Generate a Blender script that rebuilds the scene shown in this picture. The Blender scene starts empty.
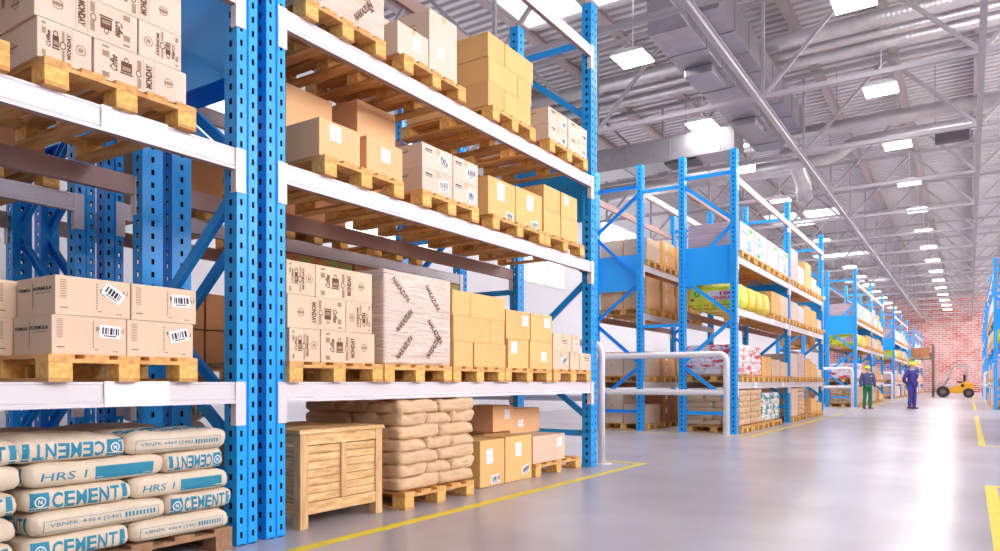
import bpy, bmesh, math, random
from mathutils import Vector, Matrix, noise
from mathutils.bvhtree import BVHTree
SC = bpy.context.scene
COL = SC.collection
R = math.radians
rnd = random.Random(7)
# ------------------------------------------------------------------ camera
F = 718.6; CT = 0.8372; ST = 0.5469; EYE = 1.075
cd = bpy.data.cameras.new('camera'); cam = bpy.data.objects.new('camera', cd); COL.objects.link(cam)
cam.location = (0, 0, EYE); cam.rotation_euler = (R(90), 0, R(33.16))
cd.sensor_width = 36; cd.lens = 36 * F / 1000; cd.shift_y = 0.1065; cd.clip_end = 300; cd.clip_start = .05
SC.camera = cam
def Yx(px, X=-4.0):            # how far along the aisle a vertical plane x = X is seen at image column px
    return (F * -X / (CT * (969.5 - px)) + ST * X) / CT
# ------------------------------------------------------------------ materials
def mat(name, col, rough=.6, metal=0, spec=.5, tint=0, noise_amt=0, nscale=8, bump=0, bscale=30, stretch=None, emit=None, estr=0, coat=0, col2=None, dist=0):
    m = bpy.data.materials.new(name); m.use_nodes = True
    nt = m.node_tree; b = nt.nodes['Principled BSDF']
    b.inputs['Base Color'].default_value = (*col, 1); b.inputs['Roughness'].default_value = rough
    b.inputs['Metallic'].default_value = metal; b.inputs['Specular IOR Level'].default_value = spec
    if coat: b.inputs['Coat Weight'].default_value = coat
    if emit:
        b.inputs['Emission Color'].default_value = (*emit, 1); b.inputs['Emission Strength'].default_value = estr
    last = None
    tc = nt.nodes.new('ShaderNodeTexCoord'); mp = nt.nodes.new('ShaderNodeMapping')
    nt.links.new(tc.outputs['Object'], mp.inputs['Vector'])
    if stretch: mp.inputs['Scale'].default_value = stretch
    if noise_amt or col2:
        n = nt.nodes.new('ShaderNodeTexNoise'); n.inputs['Scale'].default_value = nscale; n.inputs['Detail'].default_value = 6
        n.inputs['Distortion'].default_value = dist
        nt.links.new(mp.outputs[0], n.inputs['Vector'])
        r = nt.nodes.new('ShaderNodeValToRGB')
        c2 = col2 or tuple(c * (1 - noise_amt) for c in col)
        r.color_ramp.elements[0].position = .35; r.color_ramp.elements[1].position = .65
        r.color_ramp.elements[0].color = (*c2, 1); r.color_ramp.elements[1].color = (*col, 1)
        nt.links.new(n.outputs['Fac'], r.inputs['Fac']); last = r.outputs['Color']
    if tint:
        oi = nt.nodes.new('ShaderNodeObjectInfo'); hs = nt.nodes.new('ShaderNodeHueSaturation')
        mr = nt.nodes.new('ShaderNodeMapRange'); mr.inputs['To Min'].default_value = 1 - tint; mr.inputs['To Max'].default_value = 1 + tint
        nt.links.new(oi.outputs['Random'], mr.inputs['Value']); nt.links.new(mr.outputs[0], hs.inputs['Value'])
        hs.inputs['Color'].default_value = (*col, 1)
        if last: nt.links.new(last, hs.inputs['Color'])
        last = hs.outputs['Color']
    if last: nt.links.new(last, b.inputs['Base Color'])
    if bump:
        n2 = nt.nodes.new('ShaderNodeTexNoise'); n2.inputs['Scale'].default_value = bscale; n2.inputs['Detail'].default_value = 5
        n2.inputs['Distortion'].default_value = dist
        nt.links.new(mp.outputs[0], n2.inputs['Vector'])
        bp = nt.nodes.new('ShaderNodeBump'); bp.inputs['Strength'].default_value = bump; bp.inputs['Distance'].default_value = .02
        nt.links.new(n2.outputs['Fac'], bp.inputs['Height']); nt.links.new(bp.outputs[0], b.inputs['Normal'])
    return m
M = {}
M['blue'] = mat('blue_paint', (.014, .36, .94), .38, spec=.4, coat=.06)
M['beam'] = mat('beam_paint', (.74, .69, .73), .35, spec=.5)
M['beam_in'] = mat('beam_red_brown', (.40, .25, .22), .5)
M['oldwood'] = mat('old_pallet_wood', (.42, .23, .12), .8, col2=(.28, .15, .08), nscale=3, stretch=(1, 6, 6), dist=.5)
M['slot_shade'] = mat('dark_slot_shade', (.03, .035, .06), .7)  # shade inside the rack posts, given as a near-black colour
M['plate'] = mat('label_plate_white', (.93, .93, .95), .4)
M['wood'] = mat('pallet_wood', (.80, .45, .16), .75, tint=.1, col2=(.60, .28, .08), nscale=3, stretch=(1, 6, 6), dist=.5)
M['osb'] = mat('chipboard', (.92, .58, .19), .8, col2=(.74, .38, .09), nscale=28, tint=.06)
M['crate'] = mat('crate_wood', (.88, .60, .30), .7, col2=(.62, .34, .13), nscale=5, stretch=(1, 1, 7), dist=.6)
M['crate_post'] = mat('crate_post_wood', (.78, .50, .25), .7, col2=(.60, .34, .15), nscale=5, stretch=(6, 6, 1), dist=.6)
M['tan'] = mat('tan_cardboard', (.84, .50, .19), .8, tint=.05, noise_amt=.06, nscale=3)
M['orange'] = mat('orange_cardboard', (.86, .50, .25), .8, tint=.05, noise_amt=.06, nscale=3)
M['light'] = mat('light_cardboard', (.78, .58, .42), .8, tint=.04, noise_amt=.06, nscale=3)
M['pale'] = mat('pale_cardboard', (.76, .61, .50), .8, tint=.04, noise_amt=.05, nscale=3)
M['white'] = mat('white_cardboard', (.68, .63, .66), .7, tint=.04)
M['pinkc'] = mat('pinkish_cardboard', (.74, .53, .54), .7, tint=.04, noise_amt=.25, nscale=2, stretch=(1, 1, 14))
M['brown'] = mat('brown_cardboard', (.50, .22, .09), .8, tint=.08, noise_amt=.08, nscale=3)
M['tape'] = mat('tape', (.62, .42, .22), .3)
M['paper'] = mat('paper_label', (.90, .89, .92), .6)
M['ink'] = mat('black_ink', (.03, .025, .03), .7)
M['bink'] = mat('brown_ink', (.16, .075, .04), .8)
M['bink2'] = mat('pale_brown_ink', (.40, .27, .17), .8)
M['teal'] = mat('teal_ink', (.02, .24, .38), .7)
M['cyan'] = mat('cyan_ink', (.02, .38, .60), .7)
M['green'] = mat('green_ink', (.10, .50, .04), .7)
M['red'] = mat('red_ink', (.80, .03, .06), .6)
M['bag'] = mat('cement_paper', (.76, .63, .49), .75, bump=.7, bscale=9, noise_amt=.1, nscale=4, tint=.04, dist=1)
M['bag_shaded'] = mat('shaded_cement_paper', (.42, .28, .20), .8, bump=.35, bscale=9, noise_amt=.2, nscale=4, dist=1)  # darker copy of the sack paper, shade of the rear row in its colour
M['sack'] = mat('beige_sack', (.74, .50, .30), .55, bump=.6, bscale=5, noise_amt=.12, nscale=5, tint=.06, stretch=(1, 1, 4), dist=1.5)
M['rsack'] = mat('red_white_sack', (.88, .78, .80), .55, col2=(.80, .10, .14), nscale=3.6, bump=.3, bscale=7, stretch=(1, 1, 3))
M['rsack'].node_tree.nodes['Color Ramp'].color_ramp.elements[0].position = .43
M['rsack'].node_tree.nodes['Color Ramp'].color_ramp.elements[1].position = .45
M['csack'] = mat('white_teal_sack', (.82, .80, .74), .6, col2=(.10, .38, .48), nscale=3.2, bump=.3, bscale=7, stretch=(1, 1, 2))
M['csack'].node_tree.nodes['Color Ramp'].color_ramp.elements[0].position = .45
M['csack'].node_tree.nodes['Color Ramp'].color_ramp.elements[1].position = .48
M['wsack'] = mat('white_sack', (.86, .82, .80), .6, bump=.4, bscale=7, noise_amt=.12)
M['yellow'] = mat('yellow_plastic', (.78, .60, .015), .35, tint=.05, bump=.25, bscale=6)
M['ygreen'] = mat('yellow_green_plastic', (.72, .74, .05), .35, bump=.25, bscale=6, col2=(.88, .74, .03), nscale=3)
M['wrap'] = mat('stretch_film', (.78, .62, .53), .3, spec=.6, bump=1, bscale=3.0, stretch=(1, 1, 9), noise_amt=.16, nscale=2.2, dist=1.2)
M['guard'] = mat('guard_paint', (.78, .74, .76), .25, spec=.6)
M['steel'] = mat('galvanised_steel', (.42, .40, .425), .34, metal=.8, noise_amt=.12, nscale=5)
M['truss'] = mat('truss_paint', (.40, .375, .40), .5)
M['purlin'] = mat('purlin_paint', (.42, .35, .36), .55)
M['deck'] = mat('roof_sheet', (.70, .67, .70), .5, metal=.1)
M['lampw'] = mat('lamp_glass', (1, 1, 1), .4, emit=(1, .98, 1), estr=12)
M['lampb'] = mat('lamp_housing', (.8, .8, .82), .4)
M['sky'] = mat('skylight_glass', (.9, .9, .92), .3, emit=(.97, .98, 1), estr=1.15)
M['added_glow'] = mat('added_window_glow', (.9, .9, .92), .3, emit=(1, .97, .96), estr=7.5)  # glow of the windows added in the right wall
M['frame'] = mat('window_frame_white', (.78, .76, .78), .5)
M['dark'] = mat('dark_rubber', (.035, .03, .03), .7)
M['grille'] = mat('dark_grille', (.10, .09, .10), .6)
M['ylw'] = mat('yellow_line_paint', (.86, .68, .015), .45, noise_amt=.12, nscale=6)
M['wallw'] = mat('white_wall_panel', (.80, .79, .82), .6)
M['fork_y'] = mat('forklift_yellow', (.90, .42, .015), .3, coat=.3)
M['fork_g'] = mat('forklift_grey', (.50, .48, .50), .4)
M['fork_m'] = mat('mast_steel', (.20, .15, .14), .45, metal=.3)
M['skin'] = mat('skin', (.78, .45, .38), .5)
M['helmet'] = mat('yellow_helmet', (.92, .72, .0), .3)
M['jacket'] = mat('slate_blue_jacket', (.075, .085, .21), .85, bump=.4, bscale=8)
M['overall'] = mat('blue_violet_workwear', (.055, .045, .27), .8, bump=.4, bscale=8)
M['gtrous'] = mat('green_trousers', (.015, .16, .085), .85)
M['shoe'] = mat('dark_shoes', (.10, .03, .09), .6)
M['hair'] = mat('brown_hair', (.09, .05, .03), .8)
M['shirt'] = mat('light_shirt', (.75, .70, .72), .8)
for nm_ in ('rsack', 'csack', 'sack', 'yellow'):      # every sack shows another part of the print
    nt_ = M[nm_].node_tree; mp_ = nt_.nodes['Mapping']; oi_ = nt_.nodes.new('ShaderNodeObjectInfo'); va_ = nt_.nodes.new('ShaderNodeVectorMath'); va_.operation = 'ADD'
    for l_ in list(nt_.links):
        if l_.to_node == mp_ and l_.to_socket.name == 'Vector': src_ = l_.from_socket; nt_.links.remove(l_)
    nt_.links.new(src_, va_.inputs[0]); nt_.links.new(oi_.outputs['Location'], va_.inputs[1]); nt_.links.new(va_.outputs[0], mp_.inputs['Vector'])
# floor: polished concrete with soft clouding
def floor_mat():
    m = bpy.data.materials.new('polished_concrete'); m.use_nodes = True; nt = m.node_tree; b = nt.nodes['Principled BSDF']
    tc = nt.nodes.new('ShaderNodeTexCoord')
    n = nt.nodes.new('ShaderNodeTexNoise'); n.inputs['Scale'].default_value = .7; n.inputs['Detail'].default_value = 5; n.inputs['Roughness'].default_value = .55
    nt.links.new(tc.outputs['Object'], n.inputs['Vector'])
    r = nt.nodes.new('ShaderNodeValToRGB'); r.color_ramp.elements[0].position = .3; r.color_ramp.elements[1].position = .66
    r.color_ramp.elements[0].color = (.34, .315, .34, 1); r.color_ramp.elements[1].color = (.48, .45, .485, 1)
    nt.links.new(n.outputs['Fac'], r.inputs['Fac']); nt.links.new(r.outputs[0], b.inputs['Base Color'])
    b.inputs['Roughness'].default_value = .28
    b.inputs['Specular IOR Level'].default_value = .4; b.inputs['Coat Weight'].default_value = .1; b.inputs['Coat Roughness'].default_value = .2
    return m
def brick_mat():
    m = bpy.data.materials.new('worn_red_brick'); m.use_nodes = True; nt = m.node_tree; b = nt.nodes['Principled BSDF']
    tc = nt.nodes.new('ShaderNodeTexCoord'); sx = nt.nodes.new('ShaderNodeSeparateXYZ'); cx = nt.nodes.new('ShaderNodeCombineXYZ')
    nt.links.new(tc.outputs['Object'], sx.inputs[0]); nt.links.new(sx.outputs['X'], cx.inputs['X']); nt.links.new(sx.outputs['Z'], cx.inputs['Y'])
    br = nt.nodes.new('ShaderNodeTexBrick'); nt.links.new(cx.outputs[0], br.inputs['Vector'])
    br.inputs['Scale'].default_value = 1; br.inputs['Brick Width'].default_value = .62; br.inputs['Row Height'].default_value = .21
    br.inputs['Mortar Size'].default_value = .032; br.inputs['Color1'].default_value = (.46, .045, .03, 1); br.inputs['Color2'].default_value = (.70, .17, .11, 1)
    br.inputs['Mortar'].default_value = (.78, .64, .62, 1)
    n = nt.nodes.new('ShaderNodeTexNoise'); n.inputs['Scale'].default_value = .55; n.inputs['Detail'].default_value = 8; n.inputs['Roughness'].default_value = .7
    nt.links.new(cx.outputs[0], n.inputs['Vector'])
    r = nt.nodes.new('ShaderNodeValToRGB'); r.color_ramp.elements[0].position = .42; r.color_ramp.elements[1].position = .56
    nt.links.new(n.outputs['Fac'], r.inputs['Fac'])
    mx = nt.nodes.new('ShaderNodeMix'); mx.data_type = 'RGBA'; mu = nt.nodes.new('ShaderNodeMath'); mu.operation = 'MULTIPLY'; mu.inputs[1].default_value = .5
    nt.links.new(r.outputs[0], mu.inputs[0]); nt.links.new(mu.outputs[0], mx.inputs['Factor'])
    nt.links.new(br.outputs['Color'], mx.inputs[6]); mx.inputs[7].default_value = (.86, .72, .70, 1)
    nt.links.new(mx.outputs[2], b.inputs['Base Color']); b.inputs['Roughness'].default_value = .85
    return m
M['floor'] = floor_mat(); M['brick'] = brick_mat()
# spiral duct bands
def spiral_mat():
    m = mat('spiral_duct_steel', (.66, .64, .66), .34, metal=.6, noise_amt=.1, nscale=4)
    nt = m.node_tree; b = nt.nodes['Principled BSDF']; w = nt.nodes.new('ShaderNodeTexWave'); tc = nt.nodes.new('ShaderNodeTexCoord')
    w.bands_direction = 'X'; w.inputs['Scale'].default_value = 3; nt.links.new(tc.outputs['Object'], w.inputs['Vector'])
    bp = nt.nodes.new('ShaderNodeBump'); bp.inputs['Strength'].default_value = .15; bp.inputs['Distance'].default_value = .02
    nt.links.new(w.outputs['Fac'], bp.inputs['Height']); nt.links.new(bp.outputs[0], b.inputs['Normal'])
    return m
M['spiral'] = spiral_mat()
# ------------------------------------------------------------------ mesh builder
class MB:
    def __init__(s): s.v = []; s.f = []; s.m = []
    def poly(s, pts, mi=0):
        n = len(s.v); s.v += [tuple(p) for p in pts]; s.f.append(tuple(range(n, n + len(pts)))); s.m.append(mi); return s
    def box(s, x0, x1, y0, y1, z0, z1, mi=0, top=None):
        n = len(s.v); t = top or (0, 0)
        s.v += [(x0, y0, z0), (x1, y0, z0), (x1, y1, z0), (x0, y1, z0), (x0 + t[0], y0 + t[1], z1), (x1 - t[0], y0 + t[1], z1), (x1 - t[0], y1 - t[1], z1), (x0 + t[0], y1 - t[1], z1)]
        for q in ((0, 3, 2, 1), (4, 5, 6, 7), (0, 1, 5, 4), (1, 2, 6, 5), (2, 3, 7, 6), (3, 0, 4, 7)):
            s.f.append(tuple(n + i for i in q)); s.m.append(mi)
        return s
    def bar(s, a, b, w, h, mi=0, up=(0, 0, 1)):
        a = Vector(a); b = Vector(b); d = (b - a).normalized(); u = Vector(up)
        if abs(d.dot(u)) > .98: u = Vector((1, 0, 0))
        r = d.cross(u).normalized(); u = r.cross(d)
        n = len(s.v)
        for p in (a, b):
            for i, j in ((-1, -1), (1, -1), (1, 1), (-1, 1)): s.v.append(tuple(p + r * i * w / 2 + u * j * h / 2))
        for q in ((0, 1, 2, 3), (7, 6, 5, 4), (0, 4, 5, 1), (1, 5, 6, 2), (2, 6, 7, 3), (3, 7, 4, 0)):
            s.f.append(tuple(n + i for i in q)); s.m.append(mi)
        return s
    def tube(s, pts, rad, seg=12, mi=0, cap=True):
        pts = [Vector(p) for p in pts]; rads = rad if isinstance(rad, (list, tuple)) else [rad] * len(pts)
        n = len(s.v); prev = None
        for i, p in enumerate(pts):
            d = ((pts[min(i + 1, len(pts) - 1)] - pts[max(i - 1, 0)])).normalized()
            if prev is None:
                u = Vector((0, 0, 1)) if abs(d.z) < .9 else Vector((1, 0, 0))
            else: u = prev
            r = d.cross(u).normalized(); u = r.cross(d).normalized(); prev = u
            for k in range(seg):
                a = 2 * math.pi * k / seg
                s.v.append(tuple(p + (r * math.cos(a) + u * math.sin(a)) * rads[i]))
        for i in range(len(pts) - 1):
            for k in range(seg):
                k2 = (k + 1) % seg
                s.f.append((n + i * seg + k, n + i * seg + k2, n + (i + 1) * seg + k2, n + (i + 1) * seg + k)); s.m.append(mi)
        if cap:
            s.f.append(tuple(n + k for k in reversed(range(seg)))); s.m.append(mi)
            s.f.append(tuple(n + (len(pts) - 1) * seg + k for k in range(seg))); s.m.append(mi)
        return s
    def prism(s, prof, axis, a0, a1, mi=0):     # prof: closed 2-D outline; axis 'y': prof=(x,z); 'x': prof=(y,z); 'z': prof=(x,y)
        n = len(s.v); k = len(prof)
        for a in (a0, a1):
            for p, q in prof:
                s.v.append({'y': (p, a, q), 'x': (a, p, q), 'z': (p, q, a)}[axis])
        for i in range(k):
            j = (i + 1) % k; s.f.append((n + i, n + j, n + k + j, n + k + i)); s.m.append(mi)
        s.f.append(tuple(n + i for i in reversed(range(k)))); s.m.append(mi)
        s.f.append(tuple(n + k + i for i in range(k))); s.m.append(mi)
        return s
    def mesh(s, name, mats, smooth=False, fix=True, bevel=0):
        me = bpy.data.meshes.new(name); me.from_pydata(s.v, [], s.f)
        for x in (mats if isinstance(mats, (list, tuple)) else [mats]): me.materials.append(M[x])
        me.polygons.foreach_set('material_index', s.m)
        if fix or bevel:
            bm = bmesh.new(); bm.from_mesh(me)
            if fix: bmesh.ops.recalc_face_normals(bm, faces=bm.faces)
            if bevel: bmesh.ops.bevel(bm, geom=list(bm.edges), offset=bevel, segments=2, profile=.5, affect='EDGES')
            bm.to_mesh(me); bm.free()
        if smooth:
            me.polygons.foreach_set('use_smooth', [True] * len(me.polygons))
        return me
def put(name, me, parent=None, loc=(0, 0, 0), rz=0):
    o = bpy.data.objects.new(name, me); COL.objects.link(o); o.location = loc; o.rotation_euler = (0, 0, rz)
    if parent is not None: o.parent = parent
    return o
def tag(o, label, cat, group=None):
    o['label'] = label; o['category'] = cat
    if group: o['group'] = group
    return o
def empty(name, label, cat, loc=(0, 0, 0), rz=0, group=None):
    return tag(put(name, None, None, loc, rz), label, cat, group)
def struct(name, me, loc=(0, 0, 0), rz=0):
    o = put(name, me, None, loc, rz); o['kind'] = 'structure'; return o
# ------------------------------------------------------------------ flat prints (text, bars) in (s, t) coordinates
_txt = {}
def text2d(s, bold=0.0):
    k = (s, bold)
    if k not in _txt:
        c = bpy.data.curves.new('t', 'FONT'); c.body = s; c.size = 1; c.resolution_u = 2; c.offset = bold; c.fill_mode = 'FRONT'
        o = bpy.data.objects.new('t', c); COL.objects.link(o); bpy.context.view_layer.update()
        me = bpy.data.meshes.new_from_object(o.evaluated_get(bpy.context.evaluated_depsgraph_get()))
        vs = [(v.co.x, v.co.y) for v in me.vertices]; fs = [tuple(p.vertices) for p in me.polygons]
        bpy.data.objects.remove(o); bpy.data.curves.remove(c); bpy.data.meshes.remove(me)
        x0 = min(v[0] for v in vs); x1 = max(v[0] for v in vs); y0 = min(v[1] for v in vs); y1 = max(v[1] for v in vs)
        _txt[k] = ([((x - x0) / (x1 - x0), (y - y0) / (y1 - y0)) for x, y in vs], fs)
    return _txt[k]
class PR:
    """print builder: polygons in (s, t, material) on a unit-free rectangle in metres"""
    def __init__(s, mats): s.v = []; s.f = []; s.m = []; s.mats = mats
    def add(s, vs, fs, mi):
        n = len(s.v); s.v += vs; s.f += [tuple(n + i for i in f) for f in fs]; s.m += [mi] * len(fs); return s
    def rect(s, x0, x1, y0, y1, mi=0, rot=0, lift=0):
        cx, cy = (x0 + x1) / 2, (y0 + y1) / 2; c, q = math.cos(rot), math.sin(rot)
        return s.add([(cx + (x - cx) * c - (y - cy) * q, cy + (x - cx) * q + (y - cy) * c, lift) for x, y in ((x0, y0), (x1, y0), (x1, y1), (x0, y1))], [(0, 1, 2, 3)], mi)
    def text(s, t, x0, x1, y0, y1, mi=0, rot=0, bold=0, shear=0, lift=0):
        vs, fs = text2d(t, bold); w, h = x1 - x0, y1 - y0; cx, cy = (x0 + x1) / 2, (y0 + y1) / 2
        if abs(math.sin(rot)) > .9: w, h = h, w
        c, q = math.cos(rot), math.sin(rot); out = []
        for a, b in vs:
            x = (a - .5) * w + shear * (b - .5) * h; y = (b - .5) * h
            out.append((cx + x * c - y * q, cy + x * q + y * c, lift))
        return s.add(out, fs, mi)
    def ring(s, cx, cy, r0, r1, mi=0, seg=16, lift=0, sx=1):
        vs = []; fs = []
        for k in range(seg):
            a = 2 * math.pi * k / seg
            vs.append((cx + r0 * math.cos(a) * sx, cy + r0 * math.sin(a), lift)); vs.append((cx + r1 * math.cos(a) * sx, cy + r1 * math.sin(a), lift))
        for k in range(seg):
            j = (k + 1) % seg; fs.append((2 * k, 2 * k + 1, 2 * j + 1, 2 * j))
        return s.add(vs, fs, mi)
    def disc(s, cx, cy, r, mi=0, seg=14, lift=0):
        return s.add([(cx + r * math.cos(2 * math.pi * k / seg), cy + r * math.sin(2 * math.pi * k / seg), lift) for k in range(seg)], [tuple(range(seg))], mi)
    def flip(s, w, h):       # turned upside down within a w x h panel centred on the origin
        s.v = [(-x, -y, l) for x, y, l in s.v]; return s
    def mesh(s, name, fn):
        me = bpy.data.meshes.new(name); me.from_pydata([fn(*p) for p in s.v], [], s.f)
        for x in s.mats: me.materials.append(M[x])
        me.polygons.foreach_set('material_index', s.m); return me
def on_front(X, y0=0, z0=0, s=1):   # +X face; s=-1 for things facing -X
    return (lambda a, b, l: (X + .0016 + l, y0 + a, z0 + b))
def barcode(p, cx, cy, w, h, rot=0, li=0, ii=1, seed=1):
    rr = random.Random(seed); c, q = math.cos(rot), math.sin(rot)
    p.rect(cx - w / 2, cx + w / 2, cy - h / 2, cy + h / 2, li, rot)
    x = -w * .38
    while x < w * .38:
        b = rr.choice((.005, .009, .014)) * w / .12
        a0 = x; x += b + rr.choice((.005, .008)) * w / .12
        vs = [(cx + u * c - v * q, cy + u * q + v * c, .0012) for u, v in ((a0, -h * .22), (a0 + b, -h * .22), (a0 + b, h * .3), (a0, h * .3))]
        p.add(vs, [(0, 1, 2, 3)], ii)
    vs = [(cx + u * c - v * q, cy + u * q + v * c, .0012) for u, v in ((-w * .3, -h * .38), (w * .3, -h * .38), (w * .3, -h * .3), (-w * .3, -h * .3))]
    p.add(vs, [(0, 1, 2, 3)], ii)
# ------------------------------------------------------------------ cartons
_cm = {}
def carton_mesh(w, d, h, m, tape=True):
    k = (round(w, 3), round(d, 3), round(h, 3), m, tape)
    if k not in _cm:
        b = MB().box(-d / 2, d / 2, -w / 2, w / 2, 0, h)
        me = b.mesh('carton', [m], bevel=.004)
        if tape:
            bm = bmesh.new(); bm.from_mesh(me)
            e = .0012; t = .024
            def q(pts):
                f = bm.faces.new([bm.verts.new(p) for p in pts]); f.material_index = 1
            if w >= d:
                q([(-t, -w / 2 + .004, h + e), (t, -w / 2 + .004, h + e), (t, w / 2 - .004, h + e), (-t, w / 2 - .004, h + e)])
                q([(-t, -w / 2 - e, h - .055), (t, -w / 2 - e, h - .055), (t, -w / 2 - e, h - .003), (-t, -w / 2 - e, h - .003)])
            else:
                q([(-d / 2 + .004, -t, h + e), (d / 2 - .004, -t, h + e), (d / 2 - .004, t, h + e), (-d / 2 + .004, t, h + e)])
                q([(d / 2 + e, -t, h - .055), (d / 2 + e, t, h - .055), (d / 2 + e, t, h - .003), (d / 2 + e, -t, h - .003)])
            bm.to_mesh(me); bm.free(); me.materials.append(M['tape'])
        _cm[k] = me
    return _cm[k]
_pm = {}
def coffee_print(w, h, flip=False):
    """printed panel: script word, cup, badge, MONDAY, seal"""
    p = PR(['bink', 'bink2']); u = h
    def X(a): return -w / 2 + a * w
    p.rect(X(.08), X(.15), h * .36, h * .30 + h * .12, 1); p.rect(X(.08), X(.15), h * .12, h * .28, 1); p.rect(X(.08), X(.15), -h * .42, -h * .28, 1)
    p.text('Coffee', X(.155), X(.235), -h * .17, h * .25, 0, rot=R(90), shear=.25, bold=.03)
    # cup and saucer
    p.rect(X(.27), X(.385), -h * .12, h * .13, 0); p.rect(X(.285), X(.37), -h * .07, h * .03, 1, lift=.0008); p.ring(X(.325), h * .20, h * .06, h * .09, 0, sx=.7); p.rect(X(.26), X(.395), -h * .18, -h * .14, 0)
    p.rect(X(.27), X(.385), h * .13, h * .16, 0)
    p.ring(X(.455), -h * .03, h * .07, h * .10, 0, sx=.8); p.rect(X(.44), X(.485), h * .07, h * .34, 1); p.rect(X(.44), X(.485), -h * .42, -h * .15, 1)
    p.rect(X(.508), X(.512), -h * .45, h * .45, 1)
    p.text('MONDAY', X(.53), X(.605), -h * .33, h * .33, 0, rot=R(90), bold=.05)
    p.rect(X(.622), X(.626), -h * .45, h * .45, 1)
    p.ring(X(.79), h * .02, h * .11, h * .135, 1); p.ring(X(.79), h * .02, h * .05, h * .065, 1); p.rect(X(.745), X(.835), -h * .02, h * .05, 1)
    if flip: p.flip(w, h)
    return p
def coffee_side(w, h, flip=False):
    p = PR(['bink', 'bink2']); p.ring(0, 0, h * .11, h * .14, 1); p.rect(-w * .12, w * .12, -h * .03, h * .03, 1)
    p.rect(-w * .4, -w * .3, h * .1, h * .4, 1)
    return p
def formula_print(w, h, seed=0, code=True, rot=0):
    p = PR(['ink', 'bink2', 'paper'])
    for k in range(11): p.rect(-w * .44, -w * .36, h * (.38 - .045 * k), h * (.40 - .045 * k), 1)
    p.rect(-w * .44, -w * .34, -h * .32, -h * .30, 0)
    for k in range(10): p.rect(w * .03, w * .042, h * (.33 - .07 * k), h * (.37 - .07 * k), 0)
    p.text('FORMULA A.1', w * .08, w * .46, h * .12, h * .24, 0, bold=.03); p.rect(w * .1, w * .26, h * .07, h * .09, 1)
    p.rect(w * .05, w * .1, -h * .36, -h * .345, 0); p.rect(w * .3, w * .38, -h * .40, -h * .385, 0)
    if code:
        rr = random.Random(seed); q = PR([])
        q2 = PR([]); barcode(q2, w * (.24 + .06 * rr.random()), h * (.10 + .06 * rr.random()), .135 * w / .45, .34 * h, rot, 2, 0, seed)
        q2.v = [(a, b, l + .0022) for a, b, l in q2.v]; p.add(q2.v, q2.f, 0); p.m[-len(q2.m):] = q2.m
    return p
def formula_side(w, h):
    p = PR(['ink', 'bink2', 'paper'])
    p.text('FORMULA', -w * .05, w * .42, h * .14, h * .24, 0, bold=.03); p.rect(0, w * .4, h * .07, h * .09, 1); p.rect(-w * .08, -w * .06, -h * .3, h * .35, 1)
    p.text('FORMULA', -w * .45, -w * .12, h * .14, h * .23, 0, bold=.03)
    return p
CARTON_N = 0
def carton(y0, y1, z, h, mname, label, group=None, Xf=-3.99, d=.5, s=1, style=None, rz=None, tape=True, name='carton', seed=None, flip=False, rot=0):
    """front face on x = Xf, spanning y0..y1, standing on z"""
    global CARTON_N; CARTON_N += 1
    w = y1 - y0; sd = CARTON_N if seed is None else seed
    if rz is None: rz = R(rnd.uniform(-.5, .5))
    o = put(name, carton_mesh(w, d, h, mname, tape and style not in ('coffee', 'formula')), None, (Xf - s * (d / 2 + .004), (y0 + y1) / 2, z), rz + (math.pi if s < 0 else 0))
    tag(o, label, 'carton' if name == 'carton' else 'box', group)
    def child(nm, key, mk, fn):
        if key not in _pm: _pm[key] = mk().mesh(nm, fn)
        return put(nm, _pm[key], o)
    W, H, D = round(w, 3), round(h, 3), round(d, 3)
    f = on_front(d / 2, 0, h / 2); side = (lambda a, b, l: (a, -w / 2 - .0016 - l, h / 2 + b))
    if style == 'coffee':
        child('printed_panel', ('c', W, H, D, flip), lambda: coffee_print(w, h, flip), f)
        child('printed_side', ('cs', W, H, D), lambda: coffee_side(d, h), side)
    elif style == 'formula':
        child('printed_panel', ('f', W, H, D, sd), lambda: formula_print(w, h, sd, True, rot), f)
        child('printed_side', ('fs', W, H, D), lambda: formula_side(d, h), side)
    elif style:
        def mk():
            p = PR(['paper', 'ink', 'bink2'])
            for kind, a, b, ww, hh, rr in style:
                cx, cy = a * w, b * h
                if kind == 'sheet':
                    p.rect(cx - ww / 2, cx + ww / 2, cy - hh / 2, cy + hh / 2, 0, rr)
                    p.rect(cx - .002, cx + .002, cy - hh / 2, cy + hh / 2, 2, rr, lift=.001)
                    p.rect(cx - ww * .4, cx + ww * .4, cy - .001, cy + .002, 2, rr, lift=.001)
                elif kind == 'code': barcode(p, cx, cy, ww, hh, rr, 0, 1, sd)
                elif kind == 'mark':
                    p.rect(cx - ww / 2, cx + ww / 2, cy - hh / 2, cy - hh / 2 + .006, 1); p.rect(cx - ww / 2, cx + ww / 2, cy, cy + .012, 1)
            return p
        child('paper_label', ('s', W, H, D, sd), mk, f)
        if mname in ('light', 'pale'):
            def mk2():
                p = PR(['ink', 'bink2']); p.rect(-d * .18, d * .18, h * .2, h * .235, 0); p.rect(-d * .18, d * .18, h * .28, h * .30, 1); return p
            child('side_mark', ('sm', W, H, D), mk2, side)
    return o
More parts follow.
